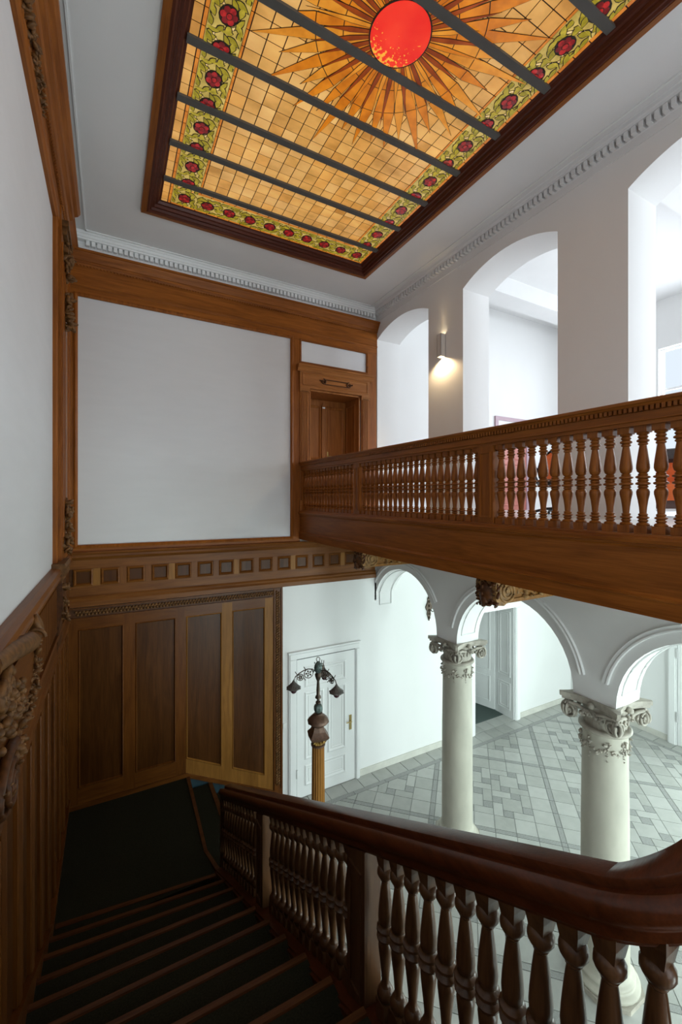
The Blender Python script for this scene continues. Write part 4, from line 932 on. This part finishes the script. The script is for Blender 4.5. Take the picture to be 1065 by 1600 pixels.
m = MB(); slab_along(m, 0.80, 5.06, 1.09, 1.29, -1.00, -0.955); slab_along(m, 0.75, 5.06, 1.075, 1.10, -1.10, -0.975); slab_along(m, 0.75, 5.06, 1.11, 1.27, -1.25, -1.0)
bb('stair_string', m, stair_oak[1])
SPF = [(-0.10, -0.955), (0.10, -0.955), (0.10, -1.2), (-0.10, -1.2)]
bb('curved_string', sweep(MB(), nst-2, len(path), SPF), stair_oak[0])
# ---- lower balustrade beside the bottom steps
lr = thing('lower_balustrade', 'short oak balustrade of the bottom steps running to the newel lamp', 'balustrade', (1.7, 5.0, ZF))
def lrb(name, mb, m, smooth=False): return place(mb.build(name, m, None, smooth), lr)
def zlr(x): return ztop(5.04)-0.05-0.55*(x-1.25)
m = MB(); n = len(PROF); vs = []
for x in (1.26, 2.30):
    for o_, h in PROF: vs.append((x, 5.03+o_, zlr(x)+h))
m.add(vs, [(k, (k+1) % n, n+(k+1) % n, n+k) for k in range(n)]+[tuple(range(n)), tuple(range(n, 2*n))]); lrb('handrail', m, stair_oak[0], True)
lb0 = None
for k in range(9):
    x = 1.34+0.107*k; l = (x-1.7, 0.03, zlr(x)-0.955-ZF)
    dup(base, lr, l)
m = MB(); m.hexa([(1.26, 4.97, ZF), (2.32, 4.97, ZF), (2.32, 5.09, ZF), (1.26, 5.09, ZF), (1.26, 4.97, zlr(1.26)-0.95), (2.32, 4.97, zlr(2.32)-0.95), (2.32, 5.09, zlr(2.32)-0.95), (1.26, 5.09, zlr(1.26)-0.95)]); lrb('string_wall', m, oak[0])

# ================================================================ GALLERY
ga = thing('gallery_balustrade', 'oak gallery balustrade with dentilled handrail and turned balusters', 'balustrade', (3.06, 4.0, -0.2))
def gb(name, mb, m, smooth=False): return place(mb.build(name, m, None, smooth), ga)
YG0 = -0.6
RAIL = [(2.962, .655), (2.965, .640), (2.978, .634), (2.985, .620), (3.004, .620), (3.004, .588), (2.996, .585), (2.996, .540), (2.988, .538), (2.988, .529), (3.004, .526), (3.004, .503), (3.116, .503), (3.116, .585), (3.135, .62), (3.158, .64), (3.158, .66), (2.97, .662)]
gb('handrail', MB().prism(RAIL, 1, YG0, YB, zo), oak[1])
m = MB(); y = 7.0
while y > 0.3: m.box(2.980, 3.008, y-0.019, y, .590+zo(y), .619+zo(y)); y -= 0.0315
tag(gb('dentil_row', m, oak[1]), kind='stuff')
GP = [(0, -.152), (.036, -.150), (.040, -.143), (.034, -.134), (.022, -.128), (.030, -.120), (.030, -.114), (.022, -.108), (.036, -.100), (.036, -.094), (.023, -.086), (.028, -.080), (.028, -.075), (.020, -.068), (.023, -.03), (.030, .02), (.0375, .055), (.0385, .073), (.033, .088), (.023, .096), (.031, .101), (.031, .107), (.024, .113), (.042, .121), (.042, .130), (.027, .138), (.032, .144), (.032, .150), (.026, .156), (.042, .164), (.042, .172), (.027, .180), (.030, .186), (.022, .194),
      (.0335, .205), (.0390, .225), (.0385, .245), (.033, .29), (.026, .34), (.0205, .375), (.029, .382), (.029, .388), (.022, .394), (.036, .402), (.036, .410), (.022, .420), (.030, .428), (.030, .434), (.022, .442), (.037, .452), (.034, .460), (0, .462)]
m = turned(GP, [(-.20, -.149, .037), (.460, .510, .037)], .7)
gbase = m.build('baluster', oak[2], ga, True); first = True
gy = [6.92-0.1035*k for k in range(17)] + [4.915-0.1015*k for k in range(21)] + [2.61-0.1035*k for k in range(20)]
for y in gy:
    l = (0, y-4.0, zo(y)+0.2)
    if first: gbase.location = l; first = False
    else: dup(gbase, ga, l)
for y, w in ((5.048, .078), (2.75, .09), (0.45, .09)):
    gb('post', MB().box(3.008, 3.112, y-w, y+w, -.20+zo(y), .51+zo(y)), oak[2])
    m = MB()
    for (a, b, c, d) in ((-w+.025, -w+.04, -.15, .45), (w-.04, w-.025, -.15, .45), (-w+.04, w-.04, -.15, -.135), (-w+.04, w-.04, .435, .45)): m.box(2.998, 3.010, y+a, y+b, c+zo(y), d+zo(y))
    gb('post_moulding', m, oak[2])
gb('wall_post', MB().box(3.0, 3.12, YB-0.085, YB-0.035, -.2+zo(7), .5+zo(7)), oak[2])
gm = thing('gallery_beam', 'broad oak beam faced with mouldings carrying the gallery', 'beam', (3.06, 4.0, -0.7))
def gmb(name, mb, m, smooth=False): return place(mb.build(name, m, None, smooth), gm)
gmb('base_moulding', MB().prism([(3.16, -.20), (2.985, -.20), (2.982, -.214), (2.962, -.220), (2.955, -.235), (2.957, -.258), (2.968, -.262), (2.968, -.270), (2.978, -.276), (2.982, -.290), (3.16, -.290)], 1, YG0, YB-0.035, zo), oak[1])
gmb('fascia', MB().prism([(3.16, -.288), (2.984, -.288), (2.984, -.575), (3.16, -.575)], 1, YG0, YB-0.035, zo), oak[1])
gmb('lower_moulding', MB().prism([(3.16, -.573), (2.984, -.573), (2.974, -.585), (2.962, -.592), (2.962, -.604), (2.970, -.610), (2.970, -.715), (3.16, -.715)], 1, YG0, YB-0.035, zo), oak[1])
# brackets under the gallery
def bracket(y, label, first):
    t = thing('carved_bracket', label, 'bracket', (3.04, y, -0.82), 'carved brackets under the gallery')
    def f(name, mb, m, smooth=False): return place(mb.build(name, m, None, smooth), t)
    h = 0.118; z0 = -0.955+zo(y); z1 = -0.705+zo(y)
    f('bracket_arm', MB().box(3.10, XR, y-h*0.9, y+h*0.9, z0+0.03, z1), GOLD_LIT_OAK)
    f('arm_edge', MB().box(3.21, XR, y-h, y+h, z0+0.02, z0+0.055), GOLD_LIT_OAK)
    r = random.Random(21)
    m = MB(); m.prism([(3.05, z1), (3.035, z1-0.05), (3.04, z0+0.06), (3.07, z0+0.01), (3.14, z0), (3.20, z0+0.03), (3.20, z1)], 1, y-h, y+h)
    f('head_block', m, CARVE_G)
    m = MB(); carve(m, [(3.035+0.01*abs(j), y+j*0.05, z1-0.03-0.035*i) for i in range(7) for j in (-2, -1, 0, 1, 2)], 0.034, None, 2, rn=r)
    m.ell((3.05, y, (z0+z1)/2-0.02), (0.05, 0.085, 0.11), 12, 8); m.ell((3.02, y, z0+0.04), (0.03, 0.04, 0.05), 8, 6)
    f('leaf_mask', m, CARVE_D, True)
    for s in (-1, 1):
        ys_ = y+s*h; m = MB()
        m.spiral((3.185, ys_, (z0+z1)/2+0.005), (1, 0, 0), (0, 0, 1), (0, s, 0), 0.112, 2.3, 0.016, 44, 2.0); m.ell((3.185, ys_-s*0.01, (z0+z1)/2+0.005), (0.115, 0.018, 0.115), 14, 6)
        f('volute', m, CARVE_G, True)
    m = MB()
    for s in (-1, 1): carve(m, [(3.33+0.042*i, y+s*h*0.93, (z0+z1)/2+0.05*math.sin(2.1*i)-0.01) for i in range(12)], 0.034, None, 3, rn=r)
    f('scrolling_leaves', m, CARVE_G, True)
bracket(5.05, 'carved oak bracket with a round volute, next to the coffered frieze', 1)
bracket(2.768, 'carved oak bracket with a leafy head hanging over the middle arch', 0)

# ================================================================ COLUMNS
def column(x, y, label):
    c = thing('stone_column', label, 'column', (x, y, ZF), 'stone columns of the arcade')
    def f(name, mb, m, smooth=False, parent=None):
        o = mb.build(name, m, parent or c, smooth); return o
    z = lambda v: v-ZF
    pl_ = MB(); pl_.lathe([(0.372, 0), (0.372, 0.055)], 8, rfun=lambda a, q: 1.0); o = f('plinth', pl_, STONE_C); o.rotation_euler = (0, 0, PI/8)
    f('base_moulding', MB().lathe([(.325, .055), (.335, .065), (.335, .085), (.318, .10), (.295, .105), (.282, .118), (.280, .13), (.288, .136), (.290, .15), (.280, .166), (.262, .172), (.248, .19), (.238, .23)], 28), STONE, True)
    f('shaft', MB().lathe([(.238, .22), (.238, 1.0), (.234, 1.8), (.224, 2.62), (.222, 2.78), (.228, 2.80)], 32), STONE, True)
    f('necking_ring', MB().lathe([(.228, 2.795), (.25, 2.80), (.262, 2.815), (.262, 2.832), (.25, 2.848), (.225, 2.852)], 28), STONE_C, True)
    r = random.Random(31); m = MB()
    for k in range(8):
        a = 2*PI*k/8+0.25
        for i in range(7):
            t = i/6; aa = a+(t-.5)*0.62; zz = 2.70-0.09*math.sin(PI*t)+(0.02 if i in (0, 6) else 0)
            carve(m, [(0.228*math.cos(aa), 0.228*math.sin(aa), zz)], 0.026, None, 2, rn=r)
        for i in range(5):
            aa = a+0.36; carve(m, [(0.228*math.cos(aa), 0.228*math.sin(aa), 2.72-0.045*i)], 0.026-0.003*i, None, 3, rn=r)
    f('leaf_garland', m, STONE_C, True)
    cp = f('capital_core', MB().lathe([(.205, 2.85), (.205, 2.94), (.212, 3.0), (.232, 3.06), (.236, 3.09)], 48, rfun=lambda a, q: 1.0 if q > 2.98 else 1+0.045*math.cos(24*a)), STONE_C, True)
    m = MB()   # concave-sided abacus in two tiers
    for (hf, z0, z1) in ((0.318, 3.085, 3.115), (0.335, 3.115, 3.16)):
        poly = []
        for q in range(4):
            a = PI/2*q
            for t in (-0.86, -0.6, -0.3, 0, 0.3, 0.6, 0.86):
                px, py = hf*(1-0.29*(1-(t/0.86)**2)) if abs(t) < 0.86 else hf, t*hf*1.08
                poly.append((px*math.cos(a)-py*math.sin(a), px*math.sin(a)+py*math.cos(a)))
        m.prism(poly, 2, z0, z1)
    f('abacus', m, STONE_C)
    for q in range(4):
        a = PI/2*q; out = Vector((math.cos(a), math.sin(a), 0)); lat = Vector((-math.sin(a), math.cos(a), 0))
        for s in (-1, 1):
            m = MB(); ctr = out*0.282+lat*s*0.238+Vector((0, 0, 2.972))
            m.spiral(ctr, lat*s, (0, 0, 1), out, 0.094, 1.9, 0.0165, 44, PI/2, -1)
            Mx = Matrix((lat, out, (0, 0, 1))).transposed(); m.ell(ctr-out*0.026, (0.092, 0.024, 0.092), 14, 6, Mx); m.ell(ctr+out*0.012, (0.022, 0.014, 0.022), 8, 5, Mx)
            m.tube([ctr+Vector((0, 0, 0.082)), ctr-lat*s*0.09+Vector((0, 0, 0.078))-out*0.02, ctr-lat*s*0.18+Vector((0, 0, 0.05))-out*0.035], 0.02, 6)
            f('volute', m, STONE_C, True)
        m = MB(); carve(m, [out*0.255+lat*t+Vector((0, 0, 2.985+0.05*(1-abs(t)*9)*0.5)) for t in (-.11, -.07, -.035, 0, .035, .07, .11)], 0.03, None, 4, rn=r)
        m.ell(out*0.262+Vector((0, 0, 3.10)), (0.04, 0.04, 0.035), 8, 5); f('flower_carving', m, STONE_C, True)
    return c
column(4.87, 5.025, 'pale stone column with scrolled capital, farther from the stairs'); column(4.87, 2.73, 'pale stone column with scrolled capital, nearer behind the curved handrail')

# ================================================================ NEWEL LAMP
lx, ly = 2.42, 5.05
lamp = thing('newel_lamp', 'bronze three-armed lamp on a fluted golden oak newel post', 'lamp', (lx, ly, ZF))
def lf(name, mb, m, smooth=True, parent=None): return mb.build(name, m, parent or lamp, smooth)
zz = lambda v: v-ZF
lf('newel_base', MB().box(-.14, .14, -.14, .14, 0, .35), GOLD_LIT_OAK, False)
lf('fluted_post', MB().lathe([(.105, .35), (.100, .40), (.090, .42), (.086, .9), (.078, zz(-3.20))], 64, rfun=lambda a, q: 1.0 if q < 0.41 else 1+0.055*math.cos(16*a)), GOLD_LIT_OAK)
lf('post_ring', MB().lathe([(.078, zz(-3.215)), (.094, zz(-3.208)), (.096, zz(-3.19)), (.08, zz(-3.18))], 20), RUST)
m = MB(); m.lathe([(.075, zz(-3.19)), (.08, zz(-3.13)), (.095, zz(-3.09))], 16); r4 = random.Random(8); carve(m, [(.085*math.cos(a), .085*math.sin(a), zz(-3.14)) for a in [2*PI*i/10 for i in range(10)]], 0.028, None, 3, rn=r4); lf('gilded_capital', m, GOLD)
m = MB(); lv = [(0.085, -3.135), (0.125, -3.10), (0.145, -3.07), (0.13, -3.055), (0.095, -3.01), (0.075, -2.955), (0.07, -2.945)]
vs = []
for rr_, z in lv:
    for k in range(8):
        a = PI/4*k + 0.55; q = rr_*(1.22 if k % 2 == 0 else 0.92); vs.append((q*math.cos(a), q*math.sin(a), zz(z)))
m.add(vs, [(j*8+k, j*8+(k+1) % 8, (j+1)*8+(k+1) % 8, (j+1)*8+k) for j in range(len(lv)-1) for k in range(8)]+[tuple(range(8))[::-1], tuple(range(48, 56))]); lf('flared_cap', m, RUST, False)
lf('domed_cap', MB().lathe([(.075, zz(-2.955)), (.10, zz(-2.93)), (.14, zz(-2.90)), (.142, zz(-2.885)), (.12, zz(-2.85)), (.085, zz(-2.815)), (.06, zz(-2.80)), (.055, zz(-2.785)), (.02, zz(-2.778))], 20, rfun=lambda a, q: 1+0.03*math.cos(10*a)), RUST)
lf('green_knop', MB().lathe([(.02, zz(-2.785)), (.045, zz(-2.765)), (.058, zz(-2.73)), (.058, zz(-2.705)), (.042, zz(-2.672)), (.018, zz(-2.66))], 16, rfun=lambda a, q: 1+0.05*math.cos(8*a)), VERDI)
lf('stem', MB().lathe([(.02, zz(-2.665)), (.034, zz(-2.655)), (.034, zz(-2.635)), (.016, zz(-2.62)), (.018, zz(-2.60)), (.040, zz(-2.585)), (.038, zz(-2.565)), (.022, zz(-2.545)), (.024, zz(-2.48)), (.016, zz(-2.36)), (.030, zz(-2.335)), (.040, zz(-2.30)), (.044, zz(-2.27)), (.030, zz(-2.245))], 14), BRONZE)
m = MB(); m.lathe([(.028, zz(-2.25)), (.050, zz(-2.225)), (.054, zz(-2.18)), (.045, zz(-2.14)), (.022, zz(-2.11)), (.008, zz(-2.10))], 14); carve(m, [(.046*math.cos(a), .046*math.sin(a), zz(-2.13-0.03*j)) for j in range(4) for a in [2*PI*i/7+j for i in range(7)]], 0.016, None, 1, rn=r4); lf('pinecone_finial', m, VERDI)
lf('finial_ring', MB().tube([(0.024*math.cos(a)*0.902, -0.024*math.cos(a)*0.432, zz(-2.075)+0.030*math.sin(a)) for a in [2*PI*i/16 for i in range(17)]], 0.005, 5), BRONZE)
FW = Vector((lx, ly, 0)).normalized(); RT = Vector((FW.y, -FW.x, 0))
for th in (-75, 45, 165):
    d = RT*math.sin(math.radians(th)) - FW*math.cos(math.radians(th)); m = MB(); up = Vector((0, 0, 1)); z0 = zz(-2.27)
    Pt = lambda r, z: d*r + up*(z0+z)
    arc = [(0.03, 0.04), (0.08, 0.075), (0.14, 0.085), (0.20, 0.07), (0.26, 0.04), (0.31, 0.0), (0.325, -0.03), (0.33, -0.07)]
    m.tube([Pt(r, z) for r, z in arc], 0.0065, 6)
    for (cr_, cz, R) in ((0.13, 0.025, 0.060), (0.24, -0.012, 0.042)):
        m.tube([Pt(cr_+R*math.cos(a), cz+R*math.sin(a)) for a in [2*PI*i/20 for i in range(21)]], 0.0055, 5)
        for i in range(5):
            a = 2*PI*i/5; m.ell(Pt(cr_+R*.48*math.cos(a), cz+R*.48*math.sin(a)), (0.013, 0.013, 0.013)); m.tube([Pt(cr_, cz), Pt(cr_+R*math.cos(a), cz+R*math.sin(a))], 0.003, 4)
    for (r_, z) in ((0.185, 0.105), (0.30, 0.055), (0.19, -0.03)): m.tube([Pt(r_-0.02, z-0.03), Pt(r_, z-0.005), Pt(r_+0.01, z+0.015)], 0.005, 4)
    arm = lf('scroll_arm', m, BRONZE)
    m = MB(); c0 = Pt(0.33, 0); m.lathe([(.010, -.03), (.020, -.05), (.026, -.058), (.048, -.085), (.075, -.112), (.092, -.124), (.094, -.132), (.084, -.136), (.03, -.115)], 24, (c0.x, c0.y, c0.z-0.01), rfun=lambda a, q: 1+(0.07*math.cos(8*a) if q < -0.08 else 0)); lf('lamp_shade', m, SHADE, True, arm)
    m = MB(); m.ell((c0.x, c0.y, c0.z-0.172), (.040, .040, .040), 14, 10); lf('lamp_globe', m, BULB, True, arm)

# ================================================================ DOORS OF THE HALLS
d2 = thing('door_2', 'white panelled door with brass handle on the ground floor', 'door', (3.55, YB, ZF), kind='structure')
def d2b(name, mb, m, smooth=False, parent=None): return place(mb.build(name, m, None, smooth), parent or d2)
m = MB()
for (a, b) in ((2.778, 2.925), (4.150, 4.250)):
    m.box(a, b, YB-0.035, YB, ZF, -2.80); m.box(a+0.02, b-0.02, YB-0.05, YB-0.03, ZF, -2.805)
m.box(2.778, 4.25, YB-0.036, YB, -2.80, -2.69); m.box(2.798, 4.23, YB-0.051, YB-0.03, -2.795, -2.705); m.box(2.765, 4.263, YB-0.058, YB, -2.69, -2.665)
d2b('door_frame', m, WHITEPAINT)
lf2 = d2b('door_leaf', MB().box(2.935, 4.145, YB-0.022, YB-0.002, ZF+0.01, -2.82), WHITEPAINT)
for (a, b, c, d) in ((3.09, 3.94, -3.34, -2.98), (3.09, 3.47, -4.65, -3.43), (3.555, 3.94, -4.65, -3.43), (3.09, 3.94, -5.12, -4.75)):
    o = rect_mould(MB(), a, b, c, d, YB-0.022, 0.05, 0.016).build('door_panel_moulding', WHITEPAINT, lf2); o = rect_mould(MB(), a+0.07, b-0.07, c+0.07, d-0.07, YB-0.022, 0.018, 0.006).build('panel_bead', WHITEPAINT, lf2)
m = MB(); m.box(2.926, 2.934, YB-0.026, YB-0.0, ZF, -2.82); m.box(2.93, 4.15, YB-0.026, YB, -2.82, -2.813); d2b('door_gap', m, GROUT)
for z in (-3.2, -4.85): d2b('hinge', MB().tube([(2.928, YB-0.055, z-0.08), (2.928, YB-0.055, z+0.08)], 0.012, 8), WHITEPAINT)
m = MB(); m.box(4.015, 4.065, YB-0.032, YB-0.02, -4.34, -4.06); m.tube([(4.04, YB-0.03, -4.17), (4.04, YB-0.08, -4.17), (3.93, YB-0.08, -4.17)], 0.010, 6); d2b('door_handle', m, BRASS)
m = MB(); m.box(2.68, 2.735, YB-0.012, YB, -3.99, -3.90); tag(m.build('light_switch', WHITEPAINT), 'small white light switch on the wall left of the white door', 'switch')
# doorway with deep panelled reveal, leaf standing open into the room behind
d3 = thing('door_3', 'white doorway with panelled reveal and open leaf behind the columns', 'door', (8.0, YB, ZF), kind='structure')
def d3b(name, mb, m, smooth=False, parent=None): return place(mb.build(name, m, None, smooth), parent or d3)
m = MB()
for (a, b) in ((7.18, 7.335), (8.695, 8.865)): m.box(a, b, YB-0.04, YB+0.02, ZF, DL[3]); m.box(a+0.03, b-0.03, YB-0.055, YB-0.03, ZF, DL[3]-0.01)
m.box(7.18, 8.865, YB-0.041, YB, DL[3], DL[3]+0.15); d3b('door_frame', m, WHITEPAINT)
m = MB(); m.box(8.675, 8.70, YB, YB+0.57, ZF, DL[3]); m.box(7.33, 7.352, YB, YB+0.57, ZF, DL[3]); d3b('reveal_lining', m, WHITEPAINT)
m = MB()
for (c, d) in ((ZF+0.18, ZF+0.85), (ZF+1.0, DL[3]-0.15)):
    for ins in (0.0, 0.06):
        a0, b0, c0, e0 = 0.10+ins, 0.47-ins, c+ins, d-ins
        for (p, q, r_, s_) in ((a0, a0+.02, c0, e0), (b0-.02, b0, c0, e0), (a0+.02, b0-.02, c0, c0+.02), (a0+.02, b0-.02, e0-.02, e0)): m.box(8.662, 8.678, YB+p, YB+q, r_, s_)
d3b('reveal_panel_moulding', m, WHITEPAINT)
a = math.atan2(8.148-7.586, 8.495-8.656); L = 0.72; p0 = Vector((8.656, 7.60, 0)); dv = Vector((math.cos(a), math.sin(a), 0)); nv = Vector((-dv.y, dv.x, 0))
def plank(m, s0, s1, z0, z1, t0, t1):
    c = [p0+dv*s0+nv*t0, p0+dv*s1+nv*t0, p0+dv*s1+nv*t1, p0+dv*s0+nv*t1]
    m.hexa([(*q.xy, z0) for q in c]+[(*q.xy, z1) for q in c]); return m
lf3 = d3b('door_leaf', plank(MB(), 0, L, ZF+0.02, DL[3]-0.02, -0.03, 0.01), WHITEPAINT)
m = MB()
for (c, d) in ((ZF+0.2, ZF+0.85), (ZF+1.0, DL[3]-0.15)):
    for (s0, s1, z0, z1) in ((.12, .14, c, d), (L-.14, L-.12, c, d), (.14, L-.14, c, c+.02), (.14, L-.14, d-.02, d)): plank(m, s0, s1, z0, z1, 0.0, 0.022)
d3b('leaf_panel_moulding', m, WHITEPAINT)
m = MB(); m.box(7.0, 9.3, YB+2.4, YB+2.5, ZF, -2); m.box(6.9, 7.0, YB+0.62, YB+2.5, ZF, -2); m.box(9.2, 9.3, YB+0.62, YB+2.5, ZF, -2); m.box(6.9, 9.3, YB+0.62, YB+2.5, -2.0, -1.9)
tag(m.build('wall_room', PLASTER), 'white walls of the small room behind the doorway', kind='structure')
# white door in the far wall (only its jamb shows)
d4 = thing('door_4', 'white door with hinges at the right edge of the ground hall', 'door', (XF, 4.0, ZF), kind='structure')
def d4b(name, mb, m): return place(mb.build(name, m), d4)
m = MB(); m.box(XF-0.05, XF, 4.58, 4.75, ZF, -2.65); m.box(XF-0.065, XF-0.045, 4.61, 4.72, ZF, -2.66); m.box(XF-0.05, XF, 3.40, 3.55, ZF, -2.65); m.box(XF-0.051, XF, 3.40, 4.75, -2.65, -2.5); d4b('door_frame', m, WHITEPAINT)
d4b('door_leaf', MB().box(XF-0.03, XF, 3.55, 4.565, ZF+0.01, -2.65), WHITEPAINT)
for z in (-3.3, -4.7): d4b('hinge', MB().tube([(XF-0.06, 4.572, z-0.11), (XF-0.06, 4.572, z+0.11)], 0.016, 8), STEEL)
# faded red door upstairs
d5 = thing('door_5', 'faded red panelled door in a mauve frame beyond the gallery', 'door', (8.6, YB, ZG), kind='structure')
def d5b(name, mb, m): return place(mb.build(name, m), d5)
m = MB(); m.box(8.0, 8.10, YB-0.04, YB, ZG, 1.98); m.box(9.10, 9.20, YB-0.04, YB, ZG, 1.98); m.box(8.0, 9.20, YB-0.041, YB, 1.98, 2.07); d5b('door_frame', m, MAUVE)
d5b('door_leaf', MB().box(8.10, 9.10, YB-0.025, YB, ZG, 1.83), PINKDOOR); d5b('fanlight', MB().box(8.10, 9.10, YB-0.015, YB, 1.83, 1.98), PLASTER)
for (a, b) in ((8.17, 8.55), (8.65, 9.03)):
    for (c, d) in ((0.35, 0.95), (1.05, 1.72), (ZG+0.1, 0.25)): d5b('panel_moulding', rect_mould(MB(), a, b, c, d, YB-0.025, 0.04, 0.014), PINKDOOR)
d5b('number_plate', MB().box(8.25, 8.34, YB-0.035, YB-0.025, 1.74, 1.78), WHITEPAINT)

# ================================================================ WALL LIGHTS
sc_ = thing('wall_light', 'slim box wall light shining up and down between the arches', 'wall light', (XR-0.05, 5.09, 2.31))
lfm = mat('warm_lamp_diffuser', (1, 0.9, 0.7), 0.4, emit=14.0, ecol=(1.0, 0.80, 0.50))
def scb(name, mb, m): return place(mb.build(name, m), sc_)
m = MB()
for (a, b, c, d) in ((XR-0.095, XR-0.09, 5.045, 5.135), (XR-0.005, XR, 5.045, 5.135), (XR-0.095, XR, 5.045, 5.05), (XR-0.095, XR, 5.13, 5.135)): m.box(a, b, c, d, 2.31, 2.67)
scb('housing', m, mat('sconce_grey', (0.62, 0.59, 0.56), 0.5)); scb('lower_lens', MB().box(XR-0.09, XR-0.005, 5.05, 5.13, 2.33, 2.34), lfm); scb('upper_lens', MB().box(XR-0.09, XR-0.005, 5.05, 5.13, 2.62, 2.63), lfm)
for z, rx, e, sz in ((2.30, 0, 42, 150), (2.68, PI, 3, 42)):
    l = bpy.data.lights.new('wall_light_lamp', 'SPOT'); l.energy = e; l.color = (1.0, 0.72, 0.40); l.spot_size = math.radians(sz); l.spot_blend = 0.55; l.shadow_soft_size = 0.03
    o = bpy.data.objects.new('wall_light_lamp', l); COL.objects.link(o); o.location = (XR-0.060, 5.09, z); o.rotation_euler = (rx, 0, 0)
ws = thing('wall_sconce', 'dark bronze ornamental sconce on the ground floor back wall', 'wall light', (5.985, YB, -2.25))
def wsb(name, mb, m, smooth=True): return mb.build(name, m, ws, smooth)
m = MB(); m.prism([(0, .27), (.035, .20), (.03, .15), (.055, .10), (.09, .03), (.075, -.02), (.04, -.07), (.05, -.13), (.03, -.18), (0, -.27), (-.03, -.18), (-.05, -.13), (-.04, -.07), (-.075, -.02), (-.09, .03), (-.055, .10), (-.03, .15), (-.035, .20)], 1, -0.03, 0)
for z in (.22, .14, .05, -.05, -.12, -.2): m.ell((0, -.035, z), (.025, .02, .03), 8, 5)
wsb('back_plate', m, BRONZE)
m = MB(); m.tube([(0, -.03, -.02), (.03, -.10, -.06), (.07, -.16, -.02), (.09, -.18, .03)], 0.010, 6); m.spiral((0.05, -.11, .02), (0.5, -.8, 0), (0, 0, 1), (.8, .5, 0), 0.05, 1.6, 0.007); wsb('arm', m, BRONZE)
wsb('candle_cup', MB().lathe([(.01, .02), (.035, .03), (.035, .045), (.02, .05), (.016, .11), (0.0, .115)], 12, (.09, -.18, 0)), VERDI)

# ================================================================ CHAIRS BEYOND THE GALLERY
ch = thing('swivel_chair', 'orange and black swivel chair standing behind the gallery arch', 'chair', (5.38, 3.64, ZG))
def chb(name, mb, m, smooth=True, parent=None): return mb.build(name, m, parent or ch, smooth)
m = MB()
for k in range(5):
    a = 2*PI*k/5+0.4; m.tube([(0, 0, .10), (.15*math.cos(a), .15*math.sin(a), .09), (.28*math.cos(a), .28*math.sin(a), .055)], 0.02, 6)
chb('star_base', m, BLACK)
for k in range(5):
    a = 2*PI*k/5+0.4; chb('castor', MB().ell((.29*math.cos(a), .29*math.sin(a), .03), (.03, .02, .03), 10, 6), BLACK)
chb('gas_lift', MB().lathe([(.03, .08), (.03, .25), (.02, .26), (.02, .42)], 12), STEEL)
chb('seat', MB().lathe([(.05, .38), (.22, .39), (.26, .42), (.26, .46), (.22, .49), (.0, .50)], 20), BLACK)
m = MB(); n = 10
for (off, mm_, nm) in ((0.0, BLACK, 'back_shell'), (-0.035, ORANGE, 'backrest')):
    m = MB(); vs = []
    for j in range(9):
        t = j/8; z = .40+.55*t; w = .26*math.sqrt(max(0.05, 1-(2*t-0.85)**2*0.85))
        for i in range(n+1):
            s = -1+2*i/n; x = .24+off-0.10*(1-s*s)*0-0.09*s*s+0.06*t
            vs.append((x*1.0, s*w*(0.9 if off else 1), z if not off else .45+.46*t))
    fr = [(j*(n+1)+i, j*(n+1)+i+1, (j+1)*(n+1)+i+1, (j+1)*(n+1)+i) for j in range(8) for i in range(n)]
    N = len(vs); m.add(vs+[(x+0.03, y, z) for x, y, z in vs], fr+[tuple(q+N for q in f_) for f_ in fr]); chb(nm, m, mm_)
for s in (-1, 1):
    m = MB(); m.tube([(-.02, s*.25, .44), (-.04, s*.30, .60), (-.14, s*.30, .66), (.10, s*.29, .67), (.2, s*.24, .62)], 0.022, 6); chb('armrest', m, BLACK)
ch.rotation_euler = (0, 0, 0.60)
c2 = thing('lounge_chair', 'orange lounge armchair with charcoal cushion at the right edge beyond the gallery', 'chair', (6.42, 2.55, ZG))
def c2b(name, mb, m, smooth=False): return mb.build(name, m, c2, smooth)
c2b('plinth', MB().box(-.38, .42, -.40, .40, .10, .20), BROWNB)
for sx_ in (-.3, .34):
    for sy_ in (-.33, .33): c2b('leg', MB().lathe([(.02, 0), (.025, .10)], 10, (sx_, sy_, 0)), BLACK)
for s in (-1, 1): c2b('arm_panel', MB().prism([(-.40, .20), (.42, .20), (.42, .62), (.30, .66), (-.36, .60), (-.42, .55)], 1, s*.40-.05, s*.40+.05), ORANGE)
c2b('backrest', MB().prism([(.28, .20), (.44, .20), (.50, .80), (.38, .84)], 1, -.36, .36), ORANGE); c2b('seat_cushion', MB().box(-.40, .30, -.34, .34, .20, .42), ORANGE)
m = MB(); m.prism([(-.06, -.05), (.0, -.10), (.08, -.08), (.10, .0), (.04, .10), (-.05, .08)], 1, -.36, .36); o = c2b('head_cushion', m, GREYF); o.location = (.36, 0, .82)
c2.rotation_euler = (0, 0, 0.25)
